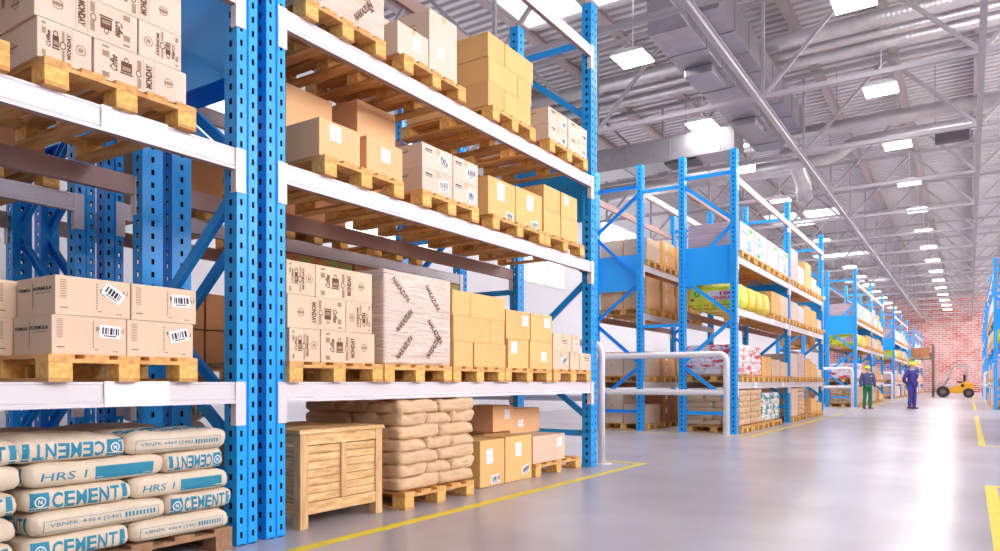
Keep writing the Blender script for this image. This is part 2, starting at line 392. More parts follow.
# ------------------------------------------------------------------ pallets
def pallet_meshes(w, d=1.2):
    x1 = d / 2; y1 = w / 2; bw = .13
    deck = MB(); bot = MB()
    n = 5; g = (w - n * bw) / (n - 1)
    for k in range(n):
        y = -y1 + k * (bw + g); deck.box(-x1, x1, y, y + bw, .122, .144)
    for x in (-x1, -.07, x1 - .14): deck.box(x, x + .14, -y1, y1, .100, .1215)
    for y in (-y1, -.06, y1 - .12): bot.box(-x1, x1, y, y + .12, 0, .02)
    return deck.mesh('top_boards', 'wood'), bot.mesh('bottom_boards', 'wood')
_pl = {}
BLK = MB().box(-.07, .07, -.06, .06, .0205, .0995).mesh('block', 'osb', bevel=.002)
def pallet(yc, z, label, group, w=.9, Xf=-3.95, s=1, near=True, d=1.2):
    w = round(w, 2)
    if near:
        if ('n', w, d) not in _pl: _pl[('n', w, d)] = pallet_meshes(w, d)
        a, b = _pl[('n', w, d)]
        t = empty('wooden_pallet', label, 'pallet', (Xf - s * d / 2, yc, z), 0 if s > 0 else math.pi, group)
        put('deck_boards', a, t); put('bottom_boards', b, t)
        for x in (d / 2 - .07, 0, -d / 2 + .07):
            for y in (-w / 2 + .06, 0, w / 2 - .06): put('block', BLK, t, (x, y, 0))
        return t
    k = ('f', w, d)
    if k not in _pl:
        b = MB(); x1 = d / 2; y1 = w / 2; g = (w - 5 * .13) / 4
        for q in range(5): b.box(-x1, x1, -y1 + q * (.13 + g), -y1 + q * (.13 + g) + .13, .12, .144)
        for x in (-x1, -.07, x1 - .14):
            b.box(x, x + .14, -y1, y1, .10, .12)
            for y in (-y1, -.06, y1 - .12): b.box(x, x + .14, y, y + .12, .02, .10, 1)
        for y in (-y1, -.06, y1 - .12): b.box(-x1, x1, y, y + .12, 0, .02)
        _pl[k] = b.mesh('wooden_pallet', ['wood', 'osb'])
    return tag(put('wooden_pallet', _pl[k], None, (Xf - s * d / 2, yc, z), 0 if s > 0 else math.pi), label, 'pallet', group)
# ------------------------------------------------------------------ bags
_bm = {}
def bag_mesh(w, d, h, m, seed=0, n=(12, 12, 5), rough=1.0, rnd_p=5):
    k = (round(w, 2), round(d, 2), round(h, 3), m, seed, n)
    if k in _bm: return _bm[k]
    bm = bmesh.new(); vs = {}
    nx, ny, nz = n
    def V(i, j, l):
        key = (i, j, l)
        if key not in vs:
            x, y, z = 2 * i / nx - 1, 2 * j / ny - 1, 2 * l / nz - 1
            # round the plan corners, belly the faces, pinch the rim
            px = x * (1 - .04 * abs(y) ** 8 - .055 * abs(z) ** 4); py = y * (1 - .04 * abs(x) ** 8 - .055 * abs(z) ** 4)
            th = 1 - .26 * max(abs(x), abs(y)) ** (rnd_p + 2)
            pz = z * th
            q = Vector((px * 2.3 + seed * 3.1, py * 2.3, pz * .8 + seed))
            f = noise.noise(q) * .012 * rough; f2 = noise.noise(q * 2.7 + Vector((5, 1, 2))) * .005 * rough
            vs[key] = bm.verts.new((px * d / 2 + f2 + x * f * .5, py * w / 2 + f2 + y * f * .5, h / 2 + pz * h / 2 + (f * .8 + f2) * (1 if z > 0 else .3)))
        return vs[key]
    for i in range(nx):
        for j in range(ny):
            for l in (0, nz):
                q = [V(i, j, l), V(i + 1, j, l), V(i + 1, j + 1, l), V(i, j + 1, l)]
                bm.faces.new(q if l else q[::-1])
    for l in range(nz):
        for i in range(nx):
            for j in (0, ny):
                q = [V(i, j, l), V(i + 1, j, l), V(i + 1, j, l + 1), V(i, j, l + 1)]; bm.faces.new(q[::-1] if j else q)
        for j in range(ny):
            for i in (0, nx):
                q = [V(i, j, l), V(i, j + 1, l), V(i, j + 1, l + 1), V(i, j, l + 1)]; bm.faces.new(q if i else q[::-1])
    bmesh.ops.recalc_face_normals(bm, faces=bm.faces)
    me = bpy.data.meshes.new('sack'); bm.to_mesh(me); bm.free(); me.materials.append(M[m])
    me.polygons.foreach_set('use_smooth', [True] * len(me.polygons)); _bm[k] = me
    return me
def conform(p, me, org, sdir, tdir, ray, name, step=.02, lift=.0025):
    """lay a flat print on a sack: slice it finely, then drop each corner on to the surface along ray"""
    bm = bmesh.new(); vv = [bm.verts.new((a, b, 0)) for a, b, l in p.v]
    for f, mi in zip(p.f, p.m):
        try: fc = bm.faces.new([vv[i] for i in f]); fc.material_index = mi
        except ValueError: pass
    for ax in (0, 1):
        lo = min(v.co[ax] for v in bm.verts); hi = max(v.co[ax] for v in bm.verts); c = lo + step
        while c < hi:
            pl = [0, 0, 0]; pl[ax] = c; no = [0, 0, 0]; no[ax] = 1
            bmesh.ops.bisect_plane(bm, geom=bm.verts[:] + bm.edges[:] + bm.faces[:], plane_co=pl, plane_no=no); c += step
    b2 = bmesh.new(); b2.from_mesh(me); tree = BVHTree.FromBMesh(b2); b2.free()
    org, sdir, tdir, ray = map(Vector, (org, sdir, tdir, ray)); bad = []
    for v in bm.verts:
        o = org + sdir * v.co.x + tdir * v.co.y
        hit = tree.ray_cast(o - ray * 1.0, ray)
        if hit[0] is None: bad.append(v)
        else: v.co = hit[0] + hit[1] * lift * (1 if hit[1].dot(ray) < 0 else -1)
    bmesh.ops.delete(bm, geom=bad, context='VERTS')
    out = bpy.data.meshes.new(name); bm.to_mesh(out); bm.free()
    for x in p.mats: out.materials.append(M[x])
    return out
def cem_front(kind, w, h):
    p = PR(['teal'])
    if kind in ('cement', 'cementinv'):
        p.rect(-w * .45, -w * .29, -h * .33, h * .33); p2 = PR([])
        [p.text(ch_, -w * .27 + q_ * w * .107, -w * .27 + q_ * w * .107 + w * .094, -h * .30, h * .30, bold=.025) for q_, ch_ in enumerate('CEMENT')]; p.rect(w * .385, w * .44, -h * .33, h * .33)
        if kind == 'cementinv': p.flip(w, h)
    elif kind == 'hrs':
        p.text('HRS 1', -w * .40, -w * .1, -h * .18, h * .13, shear=.2, bold=.005); p.rect(-w * .04, w * .40, -h * .30, h * .22)
    elif kind == 'vbn':
        for q in ((-w * .42, w * .42, h * .17, h * .185), (-w * .42, w * .42, -h * .265, -h * .25), (-w * .42, -w * .415, -h * .25, h * .17), (w * .415, w * .42, -h * .25, h * .17)): p.rect(*q)
        p.text('VBNFK 4464 (546)', -w * .38, w * .12, -h * .13, h * .07, shear=.1)
        for k in range(9): p.rect(w * (.15 + .028 * k), w * (.166 + .028 * k), -h * .12, h * .08)
    elif kind == 'plain': p.rect(-w * .3, w * .3, -h * .2, h * .2)
    return p
def badge(w, h, inv):
    p = PR(['paper']); s = -1 if inv else 1
    p.ring(-w * .37 * s, 0, h * .16, h * .20, 0); p.text('N', -w * .37 * s - h * .07, -w * .37 * s + h * .07, -h * .09, h * .09, 0, bold=.02)
    return p
_bagset = {}
def cement_bag(kind, y0, y1, z, label, group=None, h=.13, Xf=-3.97, d=None, m='bag', side='cement', rz=0, seed=0):
    w = round(y1 - y0, 2); d = d or (.5 if w > .6 else .74)
    key = (kind, w, d, side, seed, m)
    if key not in _bagset:
        me = bag_mesh(w, d, h * 1.06, m, seed, (14, 16, 6), 1.0)
        out = []
        X = (0, 1, 0); Z = (0, 0, 1)
        if kind: 
            out.append(('front_print', conform(cem_front(kind, w, h), me, (0, 0, h * .5), X, Z, (-1, 0, 0), 'front_print')))
            if kind.startswith('cement'): out.append(('badge_print', conform(badge(w, h, kind == 'cementinv'), me, (0, 0, h * .5), X, Z, (-1, 0, 0), 'badge_print', lift=.0045)))
        if side:
            sp = cem_front(side, d * .9, h)
            out.append(('side_print', conform(sp, me, (0, 0, h * .5), (1, 0, 0), Z, (0, 1, 0), 'side_print')))
        t = PR(['teal'])
        if kind in ('hrs', 'vbn', 'plain'): t.text('PREMIUM', -w * .32, w * .36, -.03, .05, bold=.03, rot=math.pi); t.rect(-w * .45, -w * .36, -.03, .05)
        if kind == 'vbn': t.rect(-w * .43, w * .36, .09, .15)
        if t.f: out.append(('top_print', conform(t, me, (d / 2 - .10, 0, 0), (0, 1, 0), (-1, 0, 0), (0, 0, -1), 'top_print')))
        _bagset[key] = (me, out)
    me, out = _bagset[key]
    o = tag(put('cement_sack', me, None, (Xf - d / 2, (y0 + y1) / 2, z - .004), rz), label, 'sack', group)
    for nm, pm in out: put(nm, pm, o)
    return o
def sack_stack(y0, y1, z, layers, h, m, what, where, group, Xf=-4.0, s=1, D=1.15, hide=True, cat='sack', side_vis=True):
    """layers of sacks, 2 across x 3 deep alternating with 3 across x 2 deep; only those that can be seen"""
    W = y1 - y0; names = ['bottom', 'second', 'third', 'fourth', 'fifth', 'sixth', 'seventh', 'eighth']
    for l in range(layers):
        ny, nx = (2, 3) if l % 2 == 0 else (3, 2)
        for j in range(ny):
            for i in range(nx):
                if i > 0 and (j > 0 or not side_vis) and l < layers - 1: continue
                if i > 0 and l == layers - 1 and not side_vis: continue
                w = W / ny; d = D / nx; seed = (j * 2 + l * 3 + i) % 4
                me = bag_mesh(w * 1.01, d * 1.01, h * 1.2, m, seed, (12, 12, 5), 2.6, 3)
                pos = (['left', 'right'] if ny == 2 else ['left', 'middle', 'right'])[j] + (' front' if i == 0 else ' rear' if i == nx - 1 else ' centre')
                lay = 'top' if l == layers - 1 else names[l]
                o = put('sack', me, None, (Xf - s * d * (i + .5) - s * .01, y0 + w * (j + .5), z + l * h - .003), (0 if s > 0 else math.pi) + R(rnd.uniform(-1.2, 1.2)))
                tag(o, f'{what}, {pos} of {lay} layer, {where}', cat, group)
# ------------------------------------------------------------------ racks
H = 5.88; LV = [1.075, 2.60, 3.68, 5.33]; BH = .14; PW = .16; PD = .13; RD = 1.22
def slot_strip(mb, a, b, cols, pitch=.095, sw=.019, sh=.041):
    a = Vector((*a, 0)); b = Vector((*b, 0)); L = (b - a).length; d = (b - a) / L
    cuts = [0]
    for c in cols: cuts += [c * L - sw / 2, c * L + sw / 2]
    cuts.append(L)
    for k in range(len(cuts) - 1):
        p, q = a + d * cuts[k], a + d * cuts[k + 1]
        def Q(z0, z1): mb.poly([(p.x, p.y, z0), (q.x, q.y, z0), (q.x, q.y, z1), (p.x, p.y, z1)])
        if k % 2 == 0: Q(0, H)
        else:
            z = 0; n = int((H - .06) / pitch)
            for i in range(n):
                zz = .05 + i * pitch; Q(z, zz); z = zz + sh
            Q(z, H)
def make_post():
    mb = MB(); y = PW / 2
    for t in (0, .004):
        k0 = len(mb.f)
        Y = y - t; X = -t
        # web facing +x, two slotted bands around a shallow groove
        slot_strip(mb, (X, -Y), (X, -.012), [.5]); mb.poly([(X, -.012, 0), (X - .012, -.006, 0), (X - .012, -.006, H), (X, -.012, H)])
        mb.poly([(X - .012, -.006, 0), (X - .012, .006, 0), (X - .012, .006, H), (X - .012, -.006, H)])
        mb.poly([(X - .012, .006, 0), (X, .012, 0), (X, .012, H), (X - .012, .006, H)]); slot_strip(mb, (X, .012), (X, Y), [.5])
        slot_strip(mb, (-PD, -Y), (X, -Y), [.5], sw=.028); slot_strip(mb, (X, Y), (-PD, Y), [.5], sw=.028)
        slot_strip(mb, (-PD + t, Y), (-PD + t, -Y), [.5], sw=.024)
        if t:
            for fi in range(k0, len(mb.f)): mb.m[fi] = 1      # inside of the section coloured dark, as shade behind the slots
    mb.box(-PD - .02, .0 , -y + .012, y - .012, 0, .008)
    return mb.mesh('post', ['blue', 'slot_shade'], fix=False)
POST = make_post()
def make_braces():
    mb = MB(); xf, xr = -PD * .55, -RD + PD * .55
    def br(xa, za, xb, zb):
        a = Vector((xa, 0, za)); b = Vector((xb, 0, zb)); d = (b - a).normalized(); n = Vector((-d.z, 0, d.x)) * .038
        # a C channel, open to +y
        mb.bar(a, b, .006, .078, up=(n.x, 0, n.z)) if False else None
        prof = [(-.038, -.02), (.038, -.02), (.038, .02), (.032, .02), (.032, -.014), (-.032, -.014), (-.032, .02), (-.038, .02)]
        k = len(mb.v)
        for p in (a, b):
            for u, v in prof: mb.v.append((p.x + (n.x / .038) * u, v, p.z + (n.z / .038) * u))
        m_ = len(prof)
        for i in range(m_):
            j = (i + 1) % m_; mb.f.append((k + i, k + j, k + m_ + j, k + m_ + i)); mb.m.append(0)
        mb.f.append(tuple(k + i for i in range(m_))); mb.m.append(0); mb.f.append(tuple(k + m_ + i for i in range(m_))); mb.m.append(0)
    for z in (.42, 5.42): br(xr, z, xf, z)
    zs = [(0, .58), (1, 1.45), (0, 2.42), (1, 3.3), (0, 4.40), (1, 5.3)]      # 0 front, 1 rear
    for (s0, z0), (s1, z1) in zip(zs, zs[1:]): br([xf, xr][s0], z0 + .03, [xf, xr][s1], z1 - .03)
    return mb.mesh('upright_frame', 'blue')
BRACE = make_braces()
PANEL = MB().box(-RD + PD * .4, -PD * .4, -.035, -.027, 3.12, 3.92).mesh('infill_panel', 'blue', bevel=.002)
def beam_mesh(L):
    k = ('beam', round(L, 3))
    if k not in _cm:
        mb = MB(); t = .0
        prof = [(0, .0), (0, -.012), (-.004, -.016), (-.004, -.096), (0, -.100), (0, -.112), (-.004, -.116), (.004, -.126), (.004, -BH), (-.05, -BH), (-.05, 0)]
        mb.prism(prof, 'y', -L / 2, L / 2)
        for fi in (8, 9): mb.m[fi] = 1  # underside and inner face in red-brown
        for sg in (-1, 1):   # hooked end connectors, standing proud of the post face
            y0, y1 = sorted((sg * L / 2, sg * (L / 2 + .065)))
            mb.box(.003, .009, y0 - (.012 if sg > 0 else 0), y1 + (.012 if sg < 0 else 0), -.285, .002)
            y0, y1 = sorted((sg * (L / 2 - .008), sg * (L / 2)))
            mb.box(-.05, .003, y0, y1, -.285, 0)
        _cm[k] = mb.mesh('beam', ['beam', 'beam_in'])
    return _cm[k]
def rack(name_label, frames, Xf, s=1, posts=(1, 1), levels=LV, rear_panel=True, group=None, plates=(), no_panel=()):
    t = empty('pallet_rack', name_label, 'rack', (Xf, frames[0], 0), 0, group)
    base = frames[0]
    for i, y in enumerate(frames):
        f = put('upright_frame', BRACE, t, (0, y - base, 0), 0 if s > 0 else math.pi)
        put('post', POST, f, (0, 0, 0)); put('post', POST, f, (-RD, 0, 0), math.pi)
        if i not in no_panel: put('infill_panel', PANEL, f, (0, 0, 0))
    for i in range(len(frames) - 1):
        L = frames[i + 1] - frames[i] - PW
        for li, z in enumerate(levels):
            ym = (frames[i] + frames[i + 1]) / 2 - base
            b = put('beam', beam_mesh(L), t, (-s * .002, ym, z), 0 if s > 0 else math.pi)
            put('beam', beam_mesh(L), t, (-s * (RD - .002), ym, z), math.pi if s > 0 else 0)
            for (bi, ll, yy, ww) in plates:
                if bi == i and ll == li:
                    pm = MB().box(.0005, .006, -ww / 2, ww / 2, -BH + .002, .004).mesh('label_plate', 'plate')
                    put('label_plate', pm, b, (.0025, s * (yy - base - ym), 0))
    return t
X1 = -4.0; XB = -6.05; XR = .78
pl = [(0, 1, (Yx(101) + Yx(167)) / 2, Yx(167) - Yx(101)), (0, 0, (Yx(104) + Yx(169)) / 2, Yx(169) - Yx(104))]
LA = rack('blue and white pallet rack at the left edge holding coffee cartons and cement', [-2.2, 3.065], X1, plates=pl)
RA = rack('large blue pallet rack in the foreground holding five pallets per shelf', [3.30, 8.31], X1)
rack('blue pallet rack standing behind the leftmost rack', [-2.2, 3.065], XB - RD, -1)
rack('blue pallet rack standing behind the large foreground rack', [3.30, 8.31], XB - RD, -1)
A2 = rack('blue two-bay pallet rack beyond the first cross aisle, facing the aisle', [15.06, 20.22, 25.4], X1,
          plates=[(0, 0, 16.55, .3), (0, 0, 19.3, .3), (0, 1, 16.2, .35), (0, 1, 18.2, .35), (0, 1, 19.8, .3), (0, 2, 16.9, .1), (1, 1, 23.1, .3)])
rack('blue pallet rack behind the two-bay rack beyond the cross aisle', [15.06, 20.22], XB - RD, -1)
A3 = rack('blue pallet rack behind the worker in green trousers', [33.8, 39.5, 45.1], X1)
A4 = rack('blue pallet rack behind the worker in the violet suit', [52.2, 57.7, 63.8], X1)
A5 = rack('farthest blue pallet rack on the left, next to the brick wall', [72.4, 78.4, 85.2], X1)
R2 = rack('nearest blue pallet rack cut by the right edge', [15.06, 20.22, 25.4], XR, -1)
R3 = rack('second blue pallet rack along the right edge', [33.8, 39.5, 45.1], XR, -1)
R4 = rack('third blue pallet rack along the right edge', [52.2, 57.7, 63.8], XR, -1)
# spacers that tie back-to-back racks
sm = MB().box(-.85, 0, -.02, .02, -.035, .035).mesh('rack_spacer', 'blue', bevel=.002)
for y, wh in ((15.06, 'facing the cross aisle behind the guard rail'), (8.31, 'at the far end of the foreground racks')):
    for z, lv in ((5.28, 'upper'), (2.30, 'lower')):
        tag(put('rack_spacer', sm, None, (X1 - RD, y, z)), f'{lv} blue spacer bar tying back-to-back racks {wh}', 'spacer', 'blue rack spacers')
# ------------------------------------------------------------------ guard rails
def guard(Y, xa, xb, label):
    t = empty('guard_rail', label, 'guard rail', ((xa + xb) / 2, Y, 0), 0, 'tubular guard rails at the rack ends'); c = (xa + xb) / 2
    r = .066 if Y > 10 else .045; q = .16; z1 = 1.60 if Y < 10 else 1.64
    pts = [(xa - c, 0, 0)]
    for k in range(7): a = R(15 * k); pts.append((xa - c + (q - q * math.cos(a)) * (1 if xb > xa else -1), 0, z1 - q + q * math.sin(a)))
    for k in range(7): a = R(15 * (6 - k)); pts.append((xb - c - (q - q * math.cos(a)) * (1 if xb > xa else -1), 0, z1 - q + q * math.sin(a)))
    pts.append((xb - c, 0, 0))
    put('hoop', MB().tube(pts, r, 18).mesh('hoop', 'guard', smooth=True), t)
    put('middle_rail', MB().tube([(xa - c, 0, .86), (xb - c, 0, .86)], r * .95, 18, cap=False).mesh('middle_rail', 'guard', smooth=True), t)
    for x in (xa, xb):
        put('foot_plate', MB().tube([(0, 0, 0), (0, 0, .012)], .13, 20).mesh('foot_plate', 'guard', bevel=.002), t, (x - c, 0, 0))
guard(8.66, -4.06, -7.2, 'white tubular guard rail at the end of the large foreground rack')
guard(14.62, -4.10, -7.2, 'white tubular double guard rail across the ends of the two-bay racks')
guard(33.2, -4.10, -7.2, 'white tubular guard rail beside the worker in green trousers')
guard(51.6, -4.10, -7.2, 'white tubular guard rail between the two workers')
guard(51.6, .75, 1.9, 'small grey guard rail far off at the right racks')
# ------------------------------------------------------------------ floor, lines, walls, roof
Y0, Y1, XL, XE, ZR = -4.5, 87.0, -13.0, 9.0, 9.95
struct('floor', MB().box(XL - .3, XE, Y0, Y1 + .3, -.2, 0).mesh('floor', 'floor'))
def line(nm, pts, w=.1):
    mb = MB()
    for (x0, y0), (x1, y1) in zip(pts, pts[1:]):
        if abs(x0 - x1) < 1e-6: a, b = sorted((y0, y1)); mb.box(x0 - w / 2, x0 + w / 2, a - w / 2, b + w / 2, .0005, .0018)
        else: a, b = sorted((x0, x1)); mb.box(a + w / 2, b - w / 2, y0 - w / 2, y0 + w / 2, .0005, .0018)
    return mb.mesh(nm, 'ylw')
k = 1
for a, b in ((-4, 8.95), (14.55, 26.9), (32.6, 45.9), (51.0, 64.6), (71.5, 86.5)):
    for xs, ends in ((-3.6, -7.6), (.18, 3.2)):
        pts = [(xs, a), (xs, b)]
        if a > 0: pts = [(ends, a)] + pts
        if b < 80: pts = pts + [(ends, b)]
        struct(f'trim_{k}', line(f'trim_{k}', pts)); k += 1
struct('wall_end', MB().box(XL, XE, 0, .3, 0, ZR + .3).mesh('wall_end', 'brick'), (0, Y1, 0))
wl = MB()   # white sheeted side wall, with windows added to brighten it
wins = [(y, y + 4.2) for y in (-2, 5.4, 12.8, 20.2, 27.6)]
zlo, zhi = 4.6, 8.0
wl.box(-.25, 0, Y0, Y1, 0, zlo); wl.box(-.25, 0, Y0, Y1, zhi, ZR)
ye = Y0
for a, b in wins: wl.box(-.25, 0, ye, a, zlo, zhi); ye = b
wl.box(-.25, 0, ye, Y1, zlo, zhi)
wr = MB(); ye = Y0; added_winr = [(-3.5, 1.5), (2.5, 7.5), (8.5, 13.5), (16, 21), (23.5, 28.5), (34, 40), (46, 52), (58, 64), (70, 76), (79, 85)]  # unseen windows added to light the rack fronts from the right
ZA, ZB = 4.4, 9.0
wr.box(0, .25, Y0, Y1 + .3, 0, ZA); wr.box(0, .25, Y0, Y1 + .3, ZB, ZR + .2)
for a, b in added_winr: wr.box(0, .25, ye, a, ZA, ZB); ye = b
wr.box(0, .25, ye, Y1 + .3, ZA, ZB)
struct('wall_right', wr.mesh('wall_right', 'wallw'), (XE, 0, 0))
for i, (a, b) in enumerate(added_winr):
    w = struct(f'window_{i+20}', MB().box(.12, .14, a, b, ZA, ZB).mesh('glass', 'added_glow'), (XE, 0, 0))
    fm = MB()
    for q in range(5): y = a + (b - a) * q / 4; fm.box(0, .11, y - .04, y + .04, ZA, ZB)
    for z in (ZA, 6.0, 7.5, ZB): fm.box(.002, .108, a, b, z - .04, z + .04)
    put('window_frame', fm.mesh('window_frame', 'frame'), w)
struct('wall_left', wl.mesh('wall_left', 'wallw'), (XL, 0, 0))
for i, (a, b) in enumerate(wins):
    w = struct(f'window_{i+1}', MB().box(-.16, -.14, a, b, zlo, zhi).mesh('glass', 'sky'), (XL, 0, 0))
    fm = MB()
    for q in range(4): y = a + (b - a) * q / 3; fm.box(-.13, .02, y - .04, y + .04, zlo, zhi)
    for z in (zlo, (zlo + zhi) / 2, zhi): fm.box(-.128, .018, a, b, z - .04, z + .04)
    put('window_frame', fm.mesh('window_frame', 'frame'), w)
# corrugated roof deck with skylight openings (ribs run across the aisle)
sky_y = [(12.5, 15.3), (25.4, 28.0), (39.4, 42.0), (53.6, 56.2), (67.6, 70.2)]
SX0, SX1 = -9.2, -5.6
dk = MB(); P = .30; y = Y0
def rib(x0, x1, y):
    z = ZR
    for (ya, za), (yb, zb) in (((0, 0), (.15, 0)), ((.15, 0), (.16, .19)), ((.16, .19), (.29, .19)), ((.29, .19), (.30, 0))):
        dk.poly([(x0, y + ya, z + za), (x1, y + ya, z + za), (x1, y + yb, z + zb), (x0, y + yb, z + zb)])
while y < Y1:
    if any(a <= y + P / 2 <= b for a, b in sky_y): rib(XL - .2, SX0, y); rib(SX1, XE, y)
    else: rib(XL - .2, XE, y)
    y += P
deck = dk.mesh('ceiling', 'deck', fix=False)
ro = struct('ceiling', deck)
struct('trim_20', MB().box(XL - .2, XE, Y0, 12.4, .2, .28).box(XL - .2, XE, 15.4, Y1, .2, .28).mesh('roof_felt', 'wallw'), (0, 0, ZR))
for i, (a, b) in enumerate(sky_y):
    w = struct(f'window_{i+10}', MB().box(SX0, SX1, a, b, .07, .09).mesh('skylight', 'sky'), (0, 0, ZR))
    fm = MB(); xm = (SX0 + SX1) / 2
    for x in (SX0, xm - .1, xm + .1, SX1): fm.box(x - .06, x + .06, a - .1, b + .1, -.12, .06)
    for y in (a - .05, b + .05): fm.box(SX0, SX1, y - .06, y + .06, -.119, .059)
    put('window_frame', fm.mesh('skylight_frame', 'frame'), w)
# purlins along the aisle
pm = MB().prism([(-.10, 0), (.10, 0), (.10, .012), (.01, .016), (.01, .19), (.10, .194), (.10, .206), (-.10, .206), (-.10, .194), (-.01, .19), (-.01, .016), (-.10, .012)], 'y', Y0, Y1).mesh('roof_purlin', 'purlin')
for i, x in enumerate([-11.2, -9.3, -7.4, -5.5, -3.6, -1.7, .2, 2.1, 4.0]):
    nm = ['eighth', 'seventh', 'sixth', 'fifth', 'fourth', 'third', 'second', 'first', 'outermost'][i]
    tag(put('roof_purlin', pm, None, (x, 0, ZR - .215)), f'long grey steel purlin under the roof, {nm} counted from the right wall side', 'purlin', 'roof purlins')
# longitudinal bottom ties
lt = MB().box(-.06, .06, 7.0, Y1 - .1, -.06, .06)
ZT = 7.50; nodes = [-12.1, -8.0, -3.9, .2, 4.3]
for x, lb in ((-3.9, 'along the left edge of the aisle'), (.2, 'along the right edge of the aisle')):
    b = MB().prism([(-.055, 0), (.055, 0), (.055, .014), (.008, .018), (.008, .15), (.055, .154), (.055, .168), (-.055, .168), (-.055, .154), (-.008, .15), (-.008, .018), (-.055, .014)], 'y', 7.0, Y1 - .05).mesh('roof_tie_beam', 'truss')
    tag(put('roof_tie_beam', b, None, (x, 0, ZT - .245)), f'long grey tie beam under the roof trusses {lb}', 'tie beam', 'long tie beams')
ch = MB().box(-13.0, 5.6, -.055, .055, -.05, .05).mesh('bottom_chord', 'truss', bevel=.004)
ct = MB().box(-13.0, 5.6, -.05, .05, -.05, .05).mesh('top_chord', 'truss', bevel=.004)
def strut_mesh(dx, dz, r=.038): return MB().bar((0, 0, 0), (dx, 0, dz), r * 2, r * 2).mesh('strut', 'truss')
TZ = ZR - .29 - ZT; upd = strut_mesh(2.05, TZ); dnd = strut_mesh(-2.05, TZ); vert = strut_mesh(0, TZ, .034)
ORD = ['nearest', 'second', 'third', 'fourth', 'fifth', 'sixth', 'seventh', 'eighth', 'ninth', 'tenth', 'eleventh', 'twelfth', 'thirteenth', 'fourteenth', 'fifteenth', 'sixteenth', 'seventeenth']
TY = [12.05 + 4.75 * k for k in range(16)]
for i, y in enumerate(TY):
    t = empty('roof_truss', f'grey steel roof truss spanning the hall, {ORD[i]} from the camera', 'truss', (0, y, ZT), 0, 'roof trusses')
    put('bottom_chord', ch, t); put('top_chord', ct, t, (0, 0, TZ))
    for x in nodes:
        put('vertical_strut', vert, t, (x, 0, 0))
        if x < 4: put('diagonal_strut', upd, t, (x, 0, 0))
        if x > -12: put('diagonal_strut', dnd, t, (x, 0, 0))
# hanging lamps
lampm = MB().prism([(-.36, 0), (.36, 0), (.33, .05), (.12, .10), (-.12, .10), (-.33, .05)], 'y', -.36, .36).mesh('housing', 'lampb')
glass = MB().box(-.345, .345, -.345, .345, -.016, -.002).mesh('diffuser', 'lampw')
rod = MB().tube([(0, 0, .1), (0, 0, ZR - 8.0 - .01)], .012, 6).mesh('suspension_rod', 'frame')
for X, nm in ((-1.76, 'aisle'), (-6.04, 'left')):
    for i in range(15):
        y = 14.45 + 4.75 * i
        t = empty('ceiling_lamp', f'square glowing hanging lamp, {ORD[i]} in the {"row above the aisle" if X > -2 else "row above the left racks"}', 'lamp', (X, y, 8.0), 0, 'square hanging lamps')
        put('housing', lampm, t); put('diffuser', glass, t); put('suspension_rod', rod, t)
        ld = bpy.data.lights.get('lamp_light') or bpy.data.lights.new('lamp_light', 'AREA')
        ld.shape = 'SQUARE'; ld.size = .66; ld.energy = 85; ld.color = (1, .97, .99)
        lo = bpy.data.objects.new('bulb', ld); COL.objects.link(lo); lo.location = (0, 0, -.03); lo.parent = t
# ducts
def duct_rect(label, x0, x1, y0, y1, z0, z1, axis, seams=1.1):
    mb = MB().box(x0, x1, y0, y1, z0, z1)
    me = mb.mesh('duct', 'steel', bevel=.008)
    o = tag(put('rectangular_duct', me), label, 'duct'); fl = []
    a, b = (y0, y1) if axis == 'y' else (x0, x1); p = a + seams
    while p < b - .2:
        e = .014
        m2 = MB().box(x0 - e, x1 + e, p - .02, p + .02, z0 - e, z1 + e) if axis == 'y' else MB().box(p - .02, p + .02, y0 - e, y1 + e, z0 - e, z1 + e)
        put('flange', m2.mesh('flange', 'steel'), o); p += seams
    return o
d1 = duct_rect('large rectangular sheet metal duct running along the left racks under the roof', -5.20, -4.40, 13.2, 21.6, 7.75, 8.5, 'y')
put('vent_box', MB().box(-5.1, -4.5, 15.0, 16.0, 7.58, 7.745).mesh('vent_box', 'steel', bevel=.01), d1)
put('vent_box', MB().box(-5.1, -4.5, 18.6, 19.5, 7.58, 7.745).mesh('vent_box', 'steel', bevel=.01), d1)
nk = MB(); nk.v = [(-5.2, 13.19, 7.75), (-4.4, 13.19, 7.75), (-4.4, 13.19, 8.5), (-5.2, 13.19, 8.5), (-5.0, 12.6, 8.1), (-4.6, 12.6, 8.1), (-4.6, 12.6, 8.5), (-5.0, 12.6, 8.5)]
nk.f = [(0, 1, 5, 4), (1, 2, 6, 5), (2, 3, 7, 6), (3, 0, 4, 7), (0, 3, 2, 1), (4, 5, 6, 7)]; nk.m = [0] * 6
put('transition_piece', nk.mesh('transition_piece', 'steel', bevel=.006), d1)
put('duct_neck', MB().tube([(-4.8, 12.61, 8.3), (-4.8, 12.3, 8.34), (-4.85, 12.05, 8.55), (-4.88, 12.0, 8.9), (-4.88, 12.0, 9.6)], .17, 16).mesh('duct_neck', 'spiral', smooth=True), d1)
d2 = duct_rect('wide pale rectangular duct crossing above the left racks', -12.6, -5.22, 19.35, 20.3, 7.25, 7.9, 'x', 1.4)
put('grille', MB().box(-7.2, -6.3, 19.5, 20.15, 7.2, 7.245).mesh('grille', 'grille'), d2)
duct_rect('upper narrow rectangular duct beside the larger duct along the left racks', -4.25, -3.98 + .3 - .25, 13.5, 21.5, 8.1, 8.72, 'y')
def pipe(label, pts, r, name='round_duct', seg=20):
    return tag(put(name, MB().tube(pts, r, seg).mesh(name, 'spiral', smooth=True)), label, 'duct')
